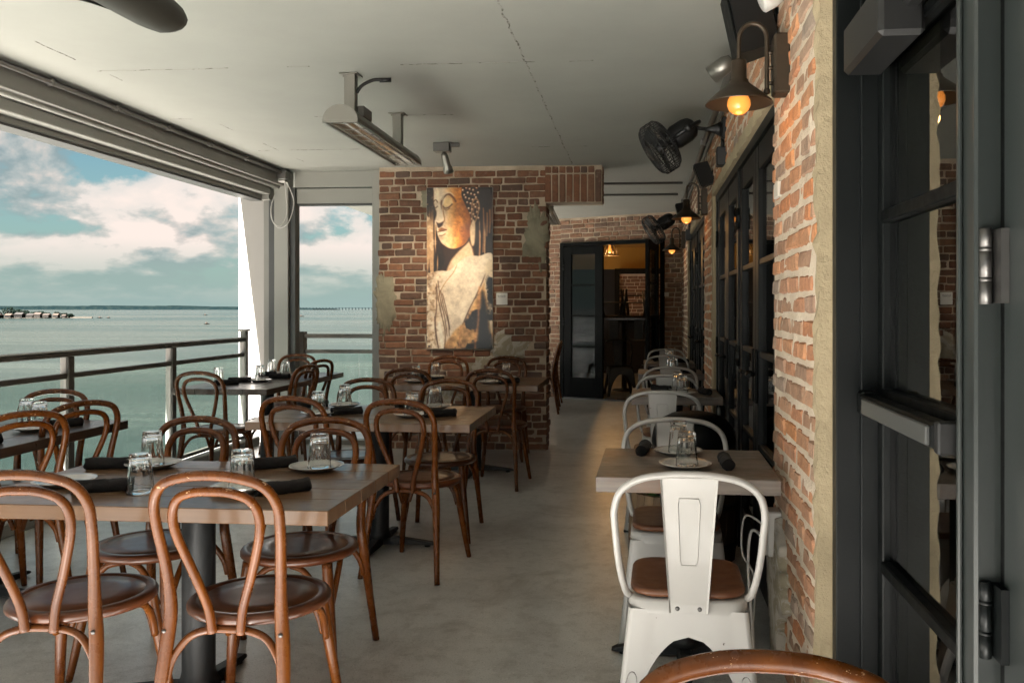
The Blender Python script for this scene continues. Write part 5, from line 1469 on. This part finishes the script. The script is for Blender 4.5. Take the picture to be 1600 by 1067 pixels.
    cc = np.concatenate([lin.reshape(-1, 3), np.ones((nu*nv, 1))], 1); at.data.foreach_set('color', np.repeat(cc, 4, 0).ravel().astype(np.float32))
    me.materials.append(MATS['print']); link('print_sheet', me, pc)
    for x, z in ((.025, .025), (w-.025, .025), (.025, h-.03), (w-.025, h-.03)):
        MB().lathe([(0, .008), (.008, .006), (.009, 0)], 12, M=Matrix.Translation((x, -.001, z)) @ Matrix.Rotation(PI/2, 4, 'X')).build('screw', 'steel', pc)
picture()
pk = thing('placard', 'small white placard with handwriting right of the picture', 'placard', (-1.275, PY-.022, 1.385))
MB().box((0, 0, 0), (.108, .008, .112), ch=.002).build('card', 'paper', pk)
b = MB(); rr = random.Random(8)
x = .016
for i in range(14):
    x2 = x+.0055; b.box((x, -.001, .078+rr.uniform(-.006, .002)), (x+.0018, -.0004, .088+rr.uniform(-.003, .008))); x = x2
b.box((.02, -.001, .070), (.088, -.0004, .0715))
b.build('lettering', 'ink', pk)

# ------------------------------------------------------------------ back room furniture
def dark_table(label, x, y, z):
    t = thing('table', label, 'table', (x, y, 0), 0, 'tables in the back room')
    MB().box((-.40, -.35, z-.04), (.40, .35, z), ch=.004).build('tabletop', 'table_dark', t)
    MB().lathe([(.20, 0), (.19, .02), (.045, .04), (.04, z-.04)], 16).build('pedestal', 'cast_iron', t)
dark_table('dark table carrying upturned chairs, left one in the back room', -.10, 13.75, 1.20)
dark_table('dark table carrying upturned chairs, right one in the back room', .42, 14.65, 1.20)
if 'grey_metal' not in MATS: mat('grey_metal', lambda k: P(k, (.05, .048, .042), .4, .5))
def room_chair(label, x, y, rz, up, z=0., grp='metal chairs in the back room'):
    r = mproto.copy(); C.objects.link(r); r['label'] = label; r['group'] = grp
    r.location = (x, y, z); r.rotation_euler = (0, PI if up else 0, rz)
    for ch in mproto.children:
        if ch.name.split('.')[0] in ('bolt', 'seat'): continue
        c = ch.copy(); C.objects.link(c); c.parent = r
        if ch.name.split('.')[0] in RM: c.data = RM[ch.name.split('.')[0]]
        else:
            me = ch.data.copy(); me.materials.clear(); me.materials.append(MATS['grey_metal']); c.data = me
def upturned(label, x, y, z, rz):
    """chair resting upside down on a table: seat at z, legs in the air"""
    t = thing('upturned_chair', label, 'chair', (x, y, z), rz, 'upturned chairs in the back room')
    MB().box((-.19, -.19, 0), (.19, .19, .03), ch=.012).build('seat', 'room_dark', t)
    for sx in (-1, 1):
        for sy in (-1, 1):
            MB().tube([(sx*.165, sy*.165, .03), (sx*.19, sy*.19, .25), (sx*.215, sy*.215, .46)], [.030, .024, .015], 6).build('leg', 'room_dark' if sx*sy > 0 else 'grey_metal', t)
    for sy in (-1, 1): MB().tube([(-.19, sy*.19, .24), (.19, sy*.19, .24)], .008, 6).build('stretcher', 'grey_metal', t)
    MB().tube(spline([(-.18, -.17, 0), (-.20, -.23, -.22), (-.15, -.25, -.36), (0, -.255, -.39), (.15, -.25, -.36), (.20, -.23, -.22), (.18, -.17, 0)], 5), .012, 8).build('back_hoop', 'grey_metal', t)
    MB().box((-.075, -.225, -.37), (.075, -.205, .0), ch=.004).build('splat', 'grey_metal', t)
upturned('upturned chair with splayed legs on the left table of the back room', -.30, 13.70, 1.205, R(8))
upturned('upturned chair beside the left one, in front of the dark window', .10, 13.72, 1.205, R(170))
upturned('upturned chair on the right table of the back room', .45, 14.65, 1.205, R(185))
RM = {}
room_chair('grey metal chair standing just inside the back room doorway on the left', -.16, 13.02, R(190), False)
room_chair('grey metal chair standing inside the back room doorway on the right', .38, 13.35, R(160), False)
